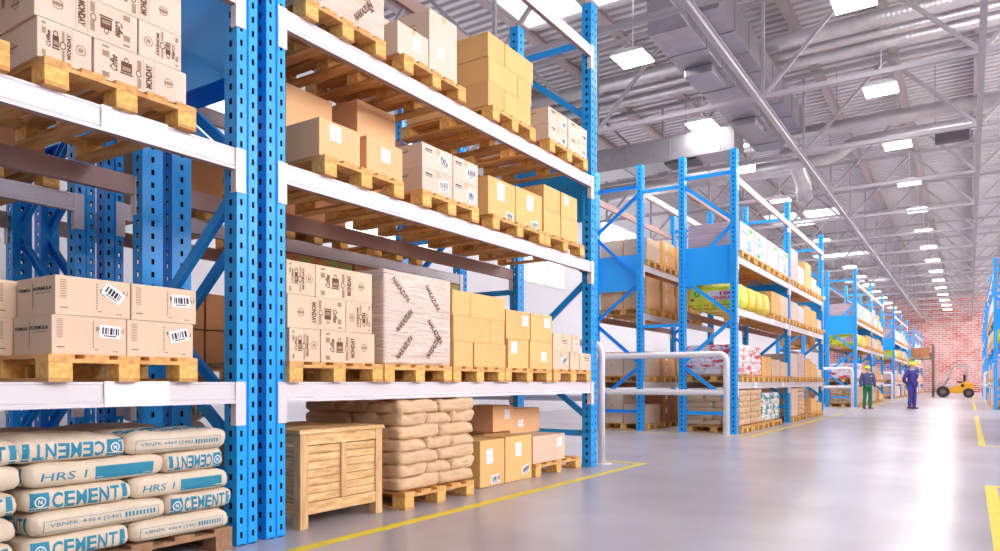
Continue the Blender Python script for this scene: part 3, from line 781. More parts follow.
for i, (dy, zz, rr, nm) in enumerate(((0, 9.2, .17, 'upper'), (.55, 9.05, .09, 'middle'), (1.0, 8.95, .12, 'lower'))):
    pipe(f'{nm} of three parallel round steel ducts crossing under the roof', [(-12.8, 18.05 + dy * .8, zz), (5.5, 18.05 + dy * .8, zz)], rr)
e = [(-4.43, 22.0, 8.2), (1.45, 22.0, 8.2)]
for k in range(1, 7): a = R(15 * k); e.append((1.45 + .4 * math.sin(a), 22.0 + .4 - .4 * math.cos(a), 8.2))
e.append((1.85, 23.4, 8.2))
pipe('big round spiral steel duct with an elbow crossing over the aisle', e, .185)
e = [(-5.6, 23.3, 7.75), (-3.5, 23.3, 7.75), (-3.2, 23.3, 7.85), (-2.95, 23.3, 8.05), (-2.7, 23.3, 8.1), (.4, 23.3, 8.1)]
o = pipe('round steel duct with a bend and a dark grille behind the big duct', e, .17)
put('grille', MB().box(-.8, .0, 23.15, 23.45, 7.68, 7.92).mesh('grille', 'grille', bevel=.01), o)
pipe('short drooping round duct branch above the second racks', [(-5.0, 24.5, 8.4), (-4.8, 25.2, 8.3), (-4.7, 25.9, 7.8), (-4.7, 26.2, 7.3)], .25)
pipe('thick round duct crossing far left under the roof', [(-12.8, 26.5, 8.6), (-5, 26.5, 8.6)], .3)
for o in [o for o in bpy.data.objects if o.get('category') == 'duct']:      # hanger rods up to the deck
    bb = [Vector(c) for c in o.bound_box]; x0, x1 = min(c.x for c in bb), max(c.x for c in bb); y0, y1 = min(c.y for c in bb), max(c.y for c in bb); z1 = max(c.z for c in bb)
    long_x = (x1 - x0) > (y1 - y0); v = o.data.vertices
    for f in (.2, .8):
        px = x0 + (x1 - x0) * (f if long_x else .5); py = y0 + (y1 - y0) * (.5 if long_x else f)
        near = min(v, key=lambda q: (q.co.x - px) ** 2 * (1 if long_x else .1) + (q.co.y - py) ** 2 * .5)
        if not long_x and (y1 - y0) > 2 or long_x and o.name.startswith('rect'): zt = z1 - .01; hx, hy = px, py
        else:
            hx = px; hy = near.co.y if long_x else py; zt = near.co.z
        put('hanger_rod', MB().tube([(hx, hy, zt - .02), (hx, hy, ZR)], .012, 6).mesh('hanger_rod', 'steel'), o)
# ------------------------------------------------------------------ pallets and loads: left rack
G = 'wooden pallets of the foreground racks'
def P_(px0, px1, z, label, d=1.2):
    a, b = Yx(px0, -3.95), Yx(px1, -3.95); pallet((a + b) / 2, z + .001, label, G, round(b - a, 2), -3.95); return a, b
PT = .1455
# left rack, middle shelf: coffee cartons
P_(45, 196, LV[1], 'wooden pallet under the coffee cartons at the top left')
tag(pallet(Yx(45, -3.95) - .60, LV[1] + .001, 'x', G, .88), 'wooden pallet cut by the left edge on the middle shelf', 'pallet', G)
z = LV[1] + PT; h = .207; CG = 'printed coffee cartons'
lay = [[(36, 91.5, 0), (93, 186, 0)], [(33, 137, 1), (138, 181, 1)], [(-8, 86, 0), (87, 181, 0)], [(33, 137, 1), (138, 181, 1)]]
nmz = ['bottom', 'second', 'third', 'top']
for l, row in enumerate(lay):
    for j, (a, b, fl) in enumerate(row):
        ya, yb = Yx(a), Yx(b); w = yb - ya
        carton(ya + .002, yb - .002, z + l * (h + .001), h if l < 3 else .16, 'pale', f'beige coffee carton, {nmz[l]} layer {"left" if j == 0 else "right"}, pallet at the top left corner', CG, d=(.4 if w > .4 else .55), style='coffee', flip=bool(fl), rz=0)
for l in range(3):
    carton(1.62, 2.1, z + l * (h + .001), h, 'pale', f'beige coffee carton, {nmz[l]} layer of the rear row at the top left', CG, Xf=-4.56, d=.5, style='coffee', rz=0)
# left rack, lowest shelf: barcode cartons
P_(48, 198, LV[0], 'wooden pallet under the cartons with tilted barcode labels at the left')
FG = 'printed light brown cartons with barcode labels'
z = LV[0] + PT; h = .208
for l, (row, nm) in enumerate(((((51, 125.5, R(-3)), (126.5, 192.5, R(14))), 'lower'), (((54.5, 129.5, R(-32)), (131, 195.5, R(3))), 'upper'))):
    for j, (a, b, rt) in enumerate(row):
        carton(Yx(a), Yx(b), z + l * (h + .001), h, 'light', f'light brown carton with barcode sticker, {nm} {"left" if j == 0 else "right"}, lowest shelf at the left', FG, d=.42, style='formula', rz=0, rot=rt, seed=11 + l * 2 + j)
    carton(Yx(51) - .10, Yx(51) + .33, z + l * (h + .001), h, 'light', f'light brown carton of the rear row, {nm} layer, lowest shelf at the left edge', FG, Xf=-4.44, d=.42, style='formula', rz=0, seed=20 + l)
    carton(Yx(51) + .36, Yx(51) + .80, z + l * (h + .001), h, 'light', f'light brown carton of the rear row, {nm} right, lowest shelf at the left', FG, Xf=-4.44, d=.42, rz=0, tape=True)
# left rack, floor: cement sacks
pw = pallet((Yx(25) + Yx(231)) / 2, 0.0, 'brown wooden pallet on the floor under the cement sacks', G, 1.20, -3.98)
pallet(Yx(22) - .62, 0.0, 'wooden pallet on the floor at the bottom left corner under cement sacks', G, 1.2, -3.96)
z = .146; h = .127
B = [[(27, 130, 'cement', 0), (133, 229, 'vbn', 1)], [(30, 166, 'vbn', 2), (167, 231, 'cement', 3)], [(26, 132, 'cement', 1), (133, 229, 'hrs', 2)], [(23, 164, 'hrs', 3), (165, 222, 'cementinv', 0)], [(16, 127, 'cementinv', 2), (128, 226, 'vbn', 3)]]
nm5 = ['bottom', 'second', 'third', 'fourth', 'top']
for l, row in enumerate(B):
    for j, (a, b, kd, sd) in enumerate(row):
        cement_bag(kd, Yx(a, -3.97), Yx(b, -3.97) + .012, z + l * h, f'cream cement sack with teal print, {nm5[l]} layer {"left" if j == 0 else "right"} of the front stack', 'cement sacks with teal lettering', seed=sd,
                   side='cement' if (l + j) % 2 else 'plain', rz=R([-1, .8, -.6, 1.2, -.8][l]))
    e = Yx(21, -3.97)
    cement_bag(['cement', 'plain', 'cement', 'plain', 'cement'][l], e - .58 + .02 * (l % 2), e + .01 * (l - 2), z + l * h, f'cream cement sack, {nm5[l]} layer of the stack at the bottom left corner', 'cement sacks with teal lettering', seed=l % 3, side=None)
for j, (a, b, c) in enumerate(((1.70, 2.3, -4.72), (2.32, 2.92, -4.72))):
    for l in range(5):
        if l < 3 and j == 0: continue
        cement_bag('plain' if l < 4 else 'cement', a, b, z + l * h, f'shaded cement sack in the rear row, {nm5[l]} layer {"left" if j == 0 else "right"}', 'cement sacks with teal lettering', Xf=c, d=.42, m='bag_shaded' if l == 4 else 'bag', seed=2, side=None)
for o in list(bpy.data.objects):
    if 'brown wooden pallet on the floor' in (o.get('label') or '') or 'bottom left corner under' in (o.get('label') or ''):
        for c in o.children:
            c.data = c.data.copy(); c.data.materials[0] = M['oldwood']
# ------------------------------------------------------------------ large foreground rack
# lowest shelf
z = LV[0] + PT
P_(290, 383, LV[0], 'wooden pallet under the coffee cartons on the lowest shelf')
h = .237
for l, row in enumerate([[(289, 319.5, 0, .55), (320.5, 374, 0, .4)], [(287, 345, 1, .4), (345.6, 371.5, 1, .55)], [(286, 314.5, 0, .55), (315.2, 371.5, 0, .4)]]):
    for j, (a, b, fl, d) in enumerate(row):
        carton(Yx(a), Yx(b), z + l * (h + .001), h, 'light', f'beige coffee carton, {["bottom","middle","top"][l]} layer {"left" if j == 0 else "right"}, lowest shelf by the post', CG, d=d, style='coffee', flip=bool(fl), rz=0)
P_(385, 452, LV[0], 'wooden pallet under the film-wrapped block on the lowest shelf')
def wrapped(y0, y1, z, h, label, d=1.1, Xf=-4.0, texts=True):
    w = y1 - y0; bm = bmesh.new(); me0 = MB().box(-d / 2, d / 2, -w / 2, w / 2, 0, h).mesh('w', 'wrap', bevel=.02)
    bm.from_mesh(me0); bmesh.ops.subdivide_edges(bm, edges=[e for e in bm.edges if e.calc_length() > .3], cuts=22, use_grid_fill=True)
    for v in bm.verts:
        q = Vector((v.co.x * 2, v.co.y * 2, v.co.z * 14)); n = noise.noise(q) * .006
        c = Vector((v.co.x, v.co.y, 0)); c = c.normalized() if c.length else c; v.co += Vector((c.x, c.y, 0)) * n
    me = bpy.data.meshes.new('wrapped_load'); bm.to_mesh(me); bm.free(); me.materials.append(M['wrap'])
    me.polygons.foreach_set('use_smooth', [True] * len(me.polygons))
    o = tag(put('wrapped_load', me, None, (Xf - d / 2, (y0 + y1) / 2, z)), label, 'wrapped load')
    if texts:
        p = PR(['bink']); L = .27
        for cx, cy, rt in ((-.27, .30, -42), (.20, .26, -50), (-.22, -.02, 42), (.24, -.12, -48), (-.22, -.31, 45), (.22, -.28, 45)):
            p.text('NAKAZUFA', cx * w - L / 2, cx * w + L / 2, cy * h - .027, cy * h + .027, 0, rot=R(rt), bold=.02, shear=.2)
        put('printed_marks', conform(p, me, (0, 0, h / 2), (0, 1, 0), (0, 0, 1), (-1, 0, 0), 'printed_marks', step=.05, lift=.004), o)
        p = PR(['bink'])
        for cy in (.12, -.2): p.text('AZUFA', -d * .5 + .78, -d * .5 + .98, cy * h - .03, cy * h + .03, 0, bold=.01)
        put('printed_marks', conform(p, me, (0, 0, h / 2), (1, 0, 0), (0, 0, 1), (0, 1, 0), 'printed_marks', step=.05, lift=.004), o)
    return o
wrapped(Yx(384), Yx(451), z, .785, 'tall block wrapped in clear film with diagonal brown marks, lowest shelf')
P_(453.5, 505, LV[0], 'wooden pallet under the plain yellow-tan cartons on the lowest shelf')
h = .236; TG = 'plain tan cartons in the foreground rack'
rows = [[(453.5, 472.5), (474, 505)], [(453, 489.5), (490, 504)], [(452, 469.5), (470, 504.5)]]
for l, row in enumerate(rows):
    for j, (a, b) in enumerate(row):
        carton(Yx(a), Yx(b), z + l * (h + .001), h, 'tan', f'plain tan carton, {["bottom","middle","top"][l]} {"left" if j == 0 else "right"}, third pallet on the lowest shelf', TG, d=.4 + .15 * ((l + j) % 2), tape=False)
P_(505.6, 552, LV[0], 'wooden pallet under four tan cartons with paper labels on the lowest shelf')
h = .302
for l, row in enumerate([[(508, 528, [('sheet', -.22, .22, .12, .12, 0)]), (529.5, 551.5, [('sheet', .12, -.05, .12, .10, 0)])], [(506, 529.5, [('sheet', .28, .18, .12, .11, 0)]), (530.5, 551.5, [('sheet', .25, .2, .13, .11, 0)])]]):
    for j, (a, b, st) in enumerate(row):
        carton(Yx(a), Yx(b), z + l * (h + .001), h, 'tan', f'tan carton with white paper label, {["lower","upper"][l]} {"left" if j == 0 else "right"}, fourth pallet on the lowest shelf', TG, d=.5, style=st)
P_(554, 591, LV[0], 'wooden pallet at the far end of the lowest shelf')
h = .208; LG = 'light brown cartons in the foreground rack'
for nm, a, b, l, st in (('lower left', 552.8, 568.5, 0, [('code', .2, 0, .13, .09, R(20))]), ('lower middle', 570, 579, 0, []), ('lower right', 579.6, 590.5, 0, [('mark', .1, .2, .12, .05, 0)]), ('upper left', 552.6, 571.3, 1, [('mark', .1, .1, .12, .05, 0)]), ('upper right', 571.9, 579.5, 1, [('code', 0, 0, .09, .07, 0)])):
    carton(Yx(a), Yx(b), z + l * (h + .001), h, 'light', f'light brown carton, {nm}, far end pallet of the lowest shelf', LG, d=.5, style=st)
# middle shelf
z = LV[1] + PT
P_(325, 404, LV[1], 'wooden pallet under the orange-tan cartons on the middle shelf')
pi = P_
carton(Yx(319), Yx(359.5), z, .28, 'orange', 'orange-tan carton with white label, front left on the middle shelf', TG, d=.5, style=[('sheet', -.12, .2, .12, .12, 0)])
carton(Yx(366), Yx(402), z, .285, 'orange', 'orange-tan carton with white label, front right on the middle shelf', TG, d=.42, style=[('sheet', .02, .12, .11, .11, 0)])
carton(3.86, 4.36, z, .72, 'orange', 'tall orange-tan carton at the rear left of the middle shelf', TG, Xf=-4.56, d=.5, style=[])
carton(4.60, 5.10, z, .82, 'orange', 'tallest orange-tan carton at the rear of the middle shelf', TG, Xf=-4.50, d=.5, style=[])
P_(423, 479, LV[1], 'wooden pallet under four pale barcode cartons on the middle shelf')
h = .213
for l in (0, 1):
    for j, (a, b) in enumerate(((422, 452), (452.6, 477.5))):
        carton(Yx(a), Yx(b), z + l * (h + .001), h, 'pale', f'pale carton with barcode sticker, {["lower","upper"][l]} {"left" if j == 0 else "right"}, middle shelf', LG, d=.5, style=[('code', .2, .0, .14, .10, R([8, -10, -30, 4][l * 2 + j])), ('mark', -.3, .25, .1, .03, 0)])
carton(5.52, 6.32, z, .213, 'pale', 'pale carton of the rear row, lower layer, middle shelf', LG, Xf=-4.55, d=.5)
P_(493, 545, LV[1], 'wooden pallet under two tall labelled cartons on the middle shelf')
carton(Yx(488), Yx(514.8), z, .385, 'tan', 'tall tan carton with two stickers, left of two on the middle shelf', TG, d=.5, style=[('sheet', -.05, .18, .13, .18, R(-2)), ('code', .28, -.38, .14, .08, R(-5))])
carton(Yx(515.8), Yx(541.5), z, .395, 'tan', 'tall tan carton with two stickers, right of two on the middle shelf', TG, d=.5, style=[('sheet', .02, .18, .13, .16, R(-3)), ('code', .2, -.38, .14, .08, R(4))])
P_(545.6, 584.5, LV[1], 'wooden pallet at the far end of the middle shelf')
for l in (0, 1):
    for j, (a, b) in enumerate(((543.5, 560), (560.8, 577))):
        carton(Yx(a), Yx(b) - .01 * l, z + l * .276, .275, 'tan', f'tan carton, {["lower","upper"][l]} {"left" if j == 0 else "right"}, far end pallet of the middle shelf', TG, d=.6, style=[('sheet', -.2, .2, .12, .1, 0)] if (l, j) == (1, 1) else None)
# upper shelf
z = LV[2] + PT
P_(306, 386, LV[2], 'wooden pallet under the wrapped block on the upper shelf')
wrapped(Yx(300), Yx(385), z, .8, 'pale block wrapped in clear film at the top of the foreground rack', texts=True)
P_(404.5, 466, LV[2], 'wooden pallet under the pale boxes on the upper shelf')
carton(Yx(397), Yx(428), z, .27, 'pale', 'pale pinkish carton with white label, low one on the upper shelf', LG, d=.45, style=[('sheet', .1, .1, .1, .12, 0)])
carton(Yx(429), Yx(456.5), z, .56, 'pale', 'tall pale pinkish carton in the middle of the upper shelf', LG, d=.5, style=[('sheet', -.1, -.12, .1, .1, 0)])
carton(Yx(397) + .05, Yx(428) + .1, z, .62, 'pale', 'pale pinkish carton of the rear row on the upper shelf', LG, Xf=-4.53, d=.5)
P_(493, 536, LV[2], 'wooden pallet under the three layers of yellow-tan cartons on the upper shelf')
h = .242
for l, row in enumerate([[(488, 503.5), (504.2, 530)], [(488, 517), (517.6, 531)], [(487.5, 504), (504.6, 532.5)]]):
    for j, (a, b) in enumerate(row):
        carton(Yx(a), Yx(b), z + l * (h + .001), h, 'tan', f'yellow-tan carton, {["bottom","middle","top"][l]} {"left" if j == 0 else "right"}, stack on the upper shelf', TG, d=.42 + .1 * ((l + j) % 2), tape=False)
    carton(Yx(488) + .02 * l, Yx(488) + .5, z + l * (h + .001), h, 'tan', f'yellow-tan carton at the rear, {["bottom","middle","top"][l]} layer, stack on the upper shelf', TG, Xf=-4.55, d=.5, tape=False)
P_(550, 588, LV[2], 'wooden pallet at the far end of the upper shelf')
for l in (0, 1):
    for j, (a, b) in enumerate(((548, 567), (568, 586.5))):
        carton(Yx(a), Yx(b), z + l * .191, .19, 'pale', f'pale carton, {["lower","upper"][l]} {"left" if j == 0 else "right"}, far end pallet of the upper shelf', LG, d=.5, style=[('code', .3, -.1, .11, .08, 0), ('mark', -.25, .3, .1, .03, 0)])
# floor of the foreground rack: crate
def crate(y0, y1, Xf=-4.05, h=.725, d=.95):
    w = y1 - y0; t = empty('wooden_crate', 'slatted wooden crate standing on the floor beside the blue posts', 'crate', (Xf - d / 2, (y0 + y1) / 2, 0))
    rr = random.Random(3); zb = .10; zt = h - .03
    s = MB(); n = 7; hh = (zt - .09 - zb - .09) / n
    for k in range(n):
        z0 = zb + .09 + k * hh
        s.box(d / 2 - .035, d / 2 - .016 - rr.random() * .004, -w / 2 + .05, w / 2 - .05, z0 + .002, z0 + hh - .003)
    put('front_slats', s.mesh('front_slats', 'crate'), t)
    s = MB()
    for k in range(n):
        z0 = zb + .09 + k * hh
        s.box(-d / 2 + .05, d / 2 - .05, -w / 2 + .016, -w / 2 + .035, z0 + .002, z0 + hh - .003)
    put('side_slats', s.mesh('side_slats', 'crate'), t)
    s = MB()
    for k in range(n):
        z0 = zb + .09 + k * hh; s.box(-d / 2 + .05, d / 2 - .05, w / 2 - .035, w / 2 - .016, z0 + .002, z0 + hh - .003)
    put('side_slats', s.mesh('side_slats', 'crate'), t)
    for sx in (-1, 1):
        for sy in (-1, 1):
            x = sx * (d / 2 - .04); y = sy * (w / 2 - .04)
            put('corner_post', MB().box(x - .038, x + .038, y - .038, y + .038, 0, zt - .001).mesh('corner_post', 'crate_post', bevel=.003), t)
    put('centre_batten', MB().box(d / 2 - .015, d / 2 + .003, -.03, .03, zb + .09, zt - .085).mesh('centre_batten', 'crate_post', bevel=.002), t)
    for z0, z1 in ((zb, zb + .085), (zt - .085, zt - .002)):
        put('front_rail', MB().box(d / 2 - .034, d / 2 - .006, -w / 2 + .079, w / 2 - .079, z0, z1).mesh('front_rail', 'crate', bevel=.002), t)
        put('side_rail', MB().box(-d / 2 + .079, d / 2 - .079, -w / 2 + .006, -w / 2 + .034, z0, z1).mesh('side_rail', 'crate', bevel=.002), t)
        put('side_rail', MB().box(-d / 2 + .079, d / 2 - .079, w / 2 - .034, w / 2 - .006, z0, z1).mesh('side_rail', 'crate', bevel=.002), t)
    s = MB(); n = 6
    for k in range(n): x = -d / 2 - .01 + k * (d + .02) / n; s.box(x + .001, x + (d + .02) / n - .002, -w / 2 - .012, w / 2 + .012, zt, h)
    put('lid_boards', s.mesh('lid_boards', 'crate'), t)
    put('floor_board', MB().box(-d / 2 + .08, d / 2 - .036, -w / 2 + .036, w / 2 - .036, zb, zb + .02).mesh('floor_board', 'crate'), t)
crate(3.56, 4.43)
for l in range(3):
    cement_bag('cement', 3.6, 4.2, .146 + l * .28, f'dusty cement sack behind the crate, {["bottom","middle","top"][l]} one showing', 'sacks behind the crate', Xf=-5.25 - .8, d=.5, h=.28, side=None, seed=1)
pallet(3.9, 0.0, 'wooden pallet on the floor behind the slatted crate', G, .94, -6.0)
# film-wrapped sack stack
a, b = P_(405, 474, -.001, 'wooden pallet on the floor under the beige sacks')
sack_stack(a - .03, b + .05, .146, 7, .109, 'sack', 'bulging beige sack', 'floor stack beside the crate', 'beige sacks beside the crate', Xf=-3.97)
# floor cartons
FG2 = 'cartons standing under the lowest shelf'
carton(Yx(480.5, -4.12), Yx(504.6, -4.12), 0.003, .475, 'tan', 'tan carton with sheet and barcode standing on the floor, left of two', FG2, Xf=-4.12, d=.42, style=[('sheet', -.12, .15, .12, .15, R(5)), ('code', .12, -.36, .16, .09, R(4))])
carton(Yx(505.6, -4.12), Yx(532, -4.12), 0.003, .485, 'tan', 'tan carton with sheet and barcode standing on the floor, right of two', FG2, Xf=-4.12, d=.42, style=[('sheet', -.02, .2, .12, .15, R(3)), ('code', .26, -.28, .16, .09, R(14))])
carton(6.70, 7.2, 0.003, .50, 'brown', 'brown carton on the floor behind the two labelled tan ones', FG2, Xf=-4.58, d=.5)
carton(6.78, 7.20, .505, .30, 'orange', 'brown carton with label on top of the rear cartons, left one', FG2, Xf=-4.52, d=.4, style=[('sheet', .2, .15, .11, .11, 0)])
a, b = Yx(536, -4.1), Yx(580, -4.1); pallet((a + b) / 2, 0, 'wooden pallet on the floor at the far end of the foreground rack', G, round(b - a, 2), -4.1)
carton(Yx(533.5, -4.12), Yx(565, -4.12), .146, .31, 'light', 'light brown carton with white label on the end pallet on the floor', FG2, Xf=-4.12, d=.5, style=[('sheet', .32, .2, .12, .11, 0)])
carton(6.95 + .25, 7.6 + .25, .147, .30, 'brown', 'brown carton behind the light one on the end pallet', FG2, Xf=-4.62, d=.45)
carton(7.30, 8.0, .449, .30, 'orange', 'brown carton with label resting on the rear end pallet carton', FG2, Xf=-4.62, d=.4, style=[('sheet', -.15, -.1, .12, .09, 0)])
# rack behind the foreground racks
BG = 'goods in the rack behind the foreground rack'
def big_bag(y0, y1, z, m, label, Xf, d=1.1, h=.58, txt=True, group=None, cat='bag', side_txt=True, s=1):
    w = y1 - y0; me = bag_mesh(w * .985, d, h, m, 1, (14, 8, 8), 1.5, 3)
    o = tag(put('big_bag', me, None, (Xf - s * d / 2, (y0 + y1) / 2, z), 0 if s > 0 else math.pi), label, cat, group)
    if side_txt:
        k = ('bb', round(w, 2), round(d, 2), round(h, 2))
        if k not in _pm:
            p = PR(['white', 'red', 'green']); p.rect(-.1 * d, .42 * d, -.15 * h, .2 * h, 0)
            q = PR(['red', 'green']); q.text('100', .12 * d, .38 * d, .03 * h, .17 * h, 0, bold=.04); q.text('GENERAL', -.06 * d, .38 * d, -.13 * h, .0 * h, 0, bold=.03)
            for kx in range(6): q.rect(-.46 * d + kx * .14 * d, -.36 * d + kx * .14 * d, -.42 * h, -.30 * h, kx % 2)
            q.ring(-.3 * d, .12 * h, .05 * h, .12 * h, 1); q.rect(-.42 * d, -.36 * d, -.15 * h, -.05 * h, 0)
            _pm[k] = (conform(p, me, (0, 0, h / 2), (1, 0, 0), (0, 0, 1), (0, 1, 0), 'white_panel', step=.06), conform(q, me, (0, 0, h / 2), (1, 0, 0), (0, 0, 1), (0, 1, 0), 'lettering', step=.06, lift=.006))
        put('white_panel', _pm[k][0], o); put('lettering', _pm[k][1], o)
    return o
for k in range(3):
    pallet(4.2 + k * 1.35, LV[1] + .001, f'wooden pallet on the rear rack middle shelf, {["near","middle","far"][k]} one', BG, .9, XB + .03, near=False)
    pallet(5.6 + k * 1.05, LV[0] + .001, f'wooden pallet on the rear rack lowest shelf, {["near","middle","far"][k]} one', BG, .9, XB + .03, near=False)
# melon-print long box seen in the gap above the coffee cartons
mm = mat('melon_print', (.80, .10, .10), .6, col2=(.25, .55, .08), nscale=6); M['melon'] = mm
for k in range(3):
    carton(5.1 + k * 1.05, 6.1 + k * 1.05, LV[0] + PT, 1.23, 'melon', f'red and green printed carton behind the coffee cartons, {["near","middle","far"][k]} one', BG, Xf=XB, d=.9, tape=False)
for k in range(2):
    carton(3.75 + k * 1.35, 4.65 + k * 1.35, LV[1] + PT, .5, 'brown', f'brown carton on the rear rack middle shelf, {["near","far"][k]} one', BG, Xf=XB, d=.9)
pallet(4.1, LV[0] + .001, 'wooden pallet on the rear rack beside the leftmost post', BG, .9, XB + .03, near=False)
for l in range(2):
    for j in range(2):
        p0 = 3.68 + j * .48
        o = carton(p0, p0 + .46, LV[0] + PT + l * .35, .34, 'brown', f'dark brown carton behind the left post braces, {["lower","upper"][l]} {["left","right"][j]}', BG, Xf=XB + .02, d=.6)
for l in range(2):
    carton(2.1, 2.75, LV[1] + PT + l * .33, .32, 'brown', f'dark brown carton by the blue infill panel, {["lower","upper"][l]}', BG, Xf=XB + .02, d=.6)
pallet(2.4, LV[1] + .001, 'wooden pallet on the rear rack near the blue infill panel', BG, .9, XB + .03, near=False)
# ------------------------------------------------------------------ racks beyond the cross aisle
def block(rack_nm, ys, Xf=-4.0, s=1, grp='goods in the racks beyond the cross aisle', det=2, fy=None, skip=()):
    """fills two bays; det 2 = nearest, 1 = farther, 0 = far"""
    f0, f1, f2 = ys; W = (f1 - f0 - .35) / 5; W2 = (f2 - f1 - .35) / 5; pf = Xf + s * .04
    def b1(k): return f0 + .18 + W * k
    def b2(k): return f1 + .18 + W2 * k
    def pal(y, w, z, nm): pallet(y + w / 2, z + .001, f'wooden pallet, {nm}, {rack_nm}', 'wooden pallets of ' + rack_nm, w * .95, pf, s, near=False)
    def car(y, w, z, hh, m, nm, d=.9, **kw): return carton(y, y + w, z, hh, m, f'{nm}, {rack_nm}', 'cartons of ' + rack_nm, Xf=Xf, s=s, d=d, tape=False, rz=0, **kw)
    F_ = 'on the floor'; A_ = 'on the lowest shelf'; B_ = 'on the middle shelf'; C_ = 'on the upper shelf'
    # floor
    n5 = ['first', 'second', 'third', 'fourth', 'fifth']
    for k in range(2):
        pal(b1(k), W, -.001, f'{n5[k]} {F_}')
        if det: sack_stack(b1(k) + .04, b1(k) + W - .04, .146, 6, .125, 'sack', 'brown sack', f'{n5[k]} floor stack, {rack_nm}', 'brown sacks of ' + rack_nm, Xf, s, side_vis=(k == 0 and s > 0))
        else: car(b1(k) + .03, W - .06, .146, .75, 'orange', f'brown load on the {n5[k]} floor pallet', d=1.1)
    for k in (2, 3):
        pal(b1(k), W, -.001, f'{n5[k]} {F_}')
        if det: sack_stack(b1(k) + .05, b1(k) + W - .05, .146, 5, .13, 'csack', 'white and teal sack', f'{n5[k]} floor stack, {rack_nm}', 'teal sacks of ' + rack_nm, Xf, s, side_vis=False)
        else: car(b1(k) + .03, W - .06, .146, .65, 'white', f'pale load on the {n5[k]} floor pallet', d=1.1)
    pal(b2(0), W2, -.001, 'sixth ' + F_); car(b2(0) + .04, W2 - .1, .146, .75, 'light', 'ribbed light brown carton on the floor', d=1.0)
    pal(b2(1), W2, -.001, 'seventh ' + F_)
    if det: sack_stack(b2(1) + .04, b2(1) + W2 - .04, .146, 6, .125, 'sack', 'brown sack', f'far floor stack, {rack_nm}', 'brown sacks of ' + rack_nm, Xf, s, side_vis=False)
    else: car(b2(1), W2 * .9, .146, .7, 'orange', 'brown load on the seventh floor pallet', d=1.1)
    for k in (3, 4):
        pal(b2(k), W2, -.001, f'{["", "", "", "ninth", "tenth"][k]} {F_}')
        car(b2(k) + .02, W2 * .9, .146, .42 if k == 3 else .28, 'tan', f'tan carton on the {["", "", "", "ninth", "tenth"][k]} floor pallet', d=.6)
    # lowest shelf
    z = LV[0]; zz = z + PT
    for k in range(5): pal(b1(k), W, z, f'{n5[k]} {A_}'); pal(b2(k), W2, z, f'{n5[k]} of the far bay {A_}')
    for k in range(2):
        if det: sack_stack(b1(k) + .04, b1(k) + W - .04, zz, 5, .125, 'rsack', 'red and white sack', f'{n5[k]} shelf stack, {rack_nm}', 'red and white sacks of ' + rack_nm, Xf, s, side_vis=(k == 0 and s > 0))
        else: car(b1(k), W * .93, zz, .62, 'pinkc', f'pink and white load, {n5[k]} {A_}', d=1.1)
    def pile(y, w, zz, hs, m, nm, split=2, d=.55):
        for l, hh in enumerate(hs):
            for j in range(split):
                car(y + j * w / split + .01, w / split - .02, zz, hh, m, f'{nm}, layer {["one","two","three"][l]} {["left","right"][j] if split == 2 else ""}'.strip(), d=d)
            zz += hh + .001
    pile(b1(2), W * .95, zz, [.22, .22], 'tan', 'tan carton third on lowest shelf') if det > 1 else car(b1(2), W * .93, zz, .44, 'tan', 'tan carton, third ' + A_)
    pile(b1(3), W * .95, zz, [.2, .2], 'light', 'light carton fourth on lowest shelf') if det > 1 else car(b1(3), W * .93, zz, .4, 'light', 'light carton, fourth ' + A_)
    car(b1(4), W * .9, zz, .36, 'light', 'light carton, fifth ' + A_)
    car(b2(0), W2 * .9, zz, .62, 'pale', 'tall pale carton, sixth ' + A_); car(b2(1), W2 * .9, zz, .66, 'pinkc', 'tall pinkish carton, seventh ' + A_)
    pile(b2(2), W2 * .95, zz, [.28, .26], 'tan', 'tan carton eighth on lowest shelf') if det > 1 else car(b2(2), W2 * .93, zz, .54, 'tan', 'tan carton, eighth ' + A_)
    car(b2(3), W2 * .9, zz, .42, 'tan', 'tan carton, ninth ' + A_); car(b2(4), W2 * .9, zz, .25, 'light', 'light carton, tenth ' + A_)
    # middle shelf
    z = LV[1]; zz = z + PT
    for k in range(4):
        bw = (b1(3) - b1(0)) / 4.3
        big_bag(b1(0) + k * bw, b1(0) + (k + 1) * bw, z + .002, 'ygreen' if k == 0 else 'yellow', f'bulging yellow bag, {n5[k]} on the middle shelf, {rack_nm}', Xf + s * .02, d=1.15, side_txt=(k == 0 and det > 0 and s > 0), group='yellow bags of ' + rack_nm, s=s)
    for k in (3, 4):
        pal(b1(k), W, z, f'{n5[k]} {B_}')
        pile(b1(k), W * .95, zz, [.28, .25], 'light' if k == 4 else 'tan', f'{"light" if k == 4 else "tan"} carton {n5[k]} on middle shelf') if det > 1 else car(b1(k), W * .93, zz, .5, 'tan', f'tan carton, {n5[k]} ' + B_)
    for k in range(5): pal(b2(k), W2, z, f'{n5[k]} of the far bay {B_}')
    car(b2(0), W2 * .93, zz, .5, 'pale', 'pale carton, sixth ' + B_); car(b2(1), W2 * .93, zz, .46, 'white', 'white carton, seventh ' + B_)
    car(b2(2), W2 * .93, zz, .56, 'tan', 'tan carton, eighth ' + B_); car(b2(3), W2 * .9, zz, .5, 'tan', 'tan carton, ninth ' + B_); car(b2(4), W2 * .85, zz, .3, 'light', 'light carton, tenth ' + B_)
    # upper shelf
    z = LV[2]; zz = z + PT; w4 = (b1(5) - b1(0)) / 4
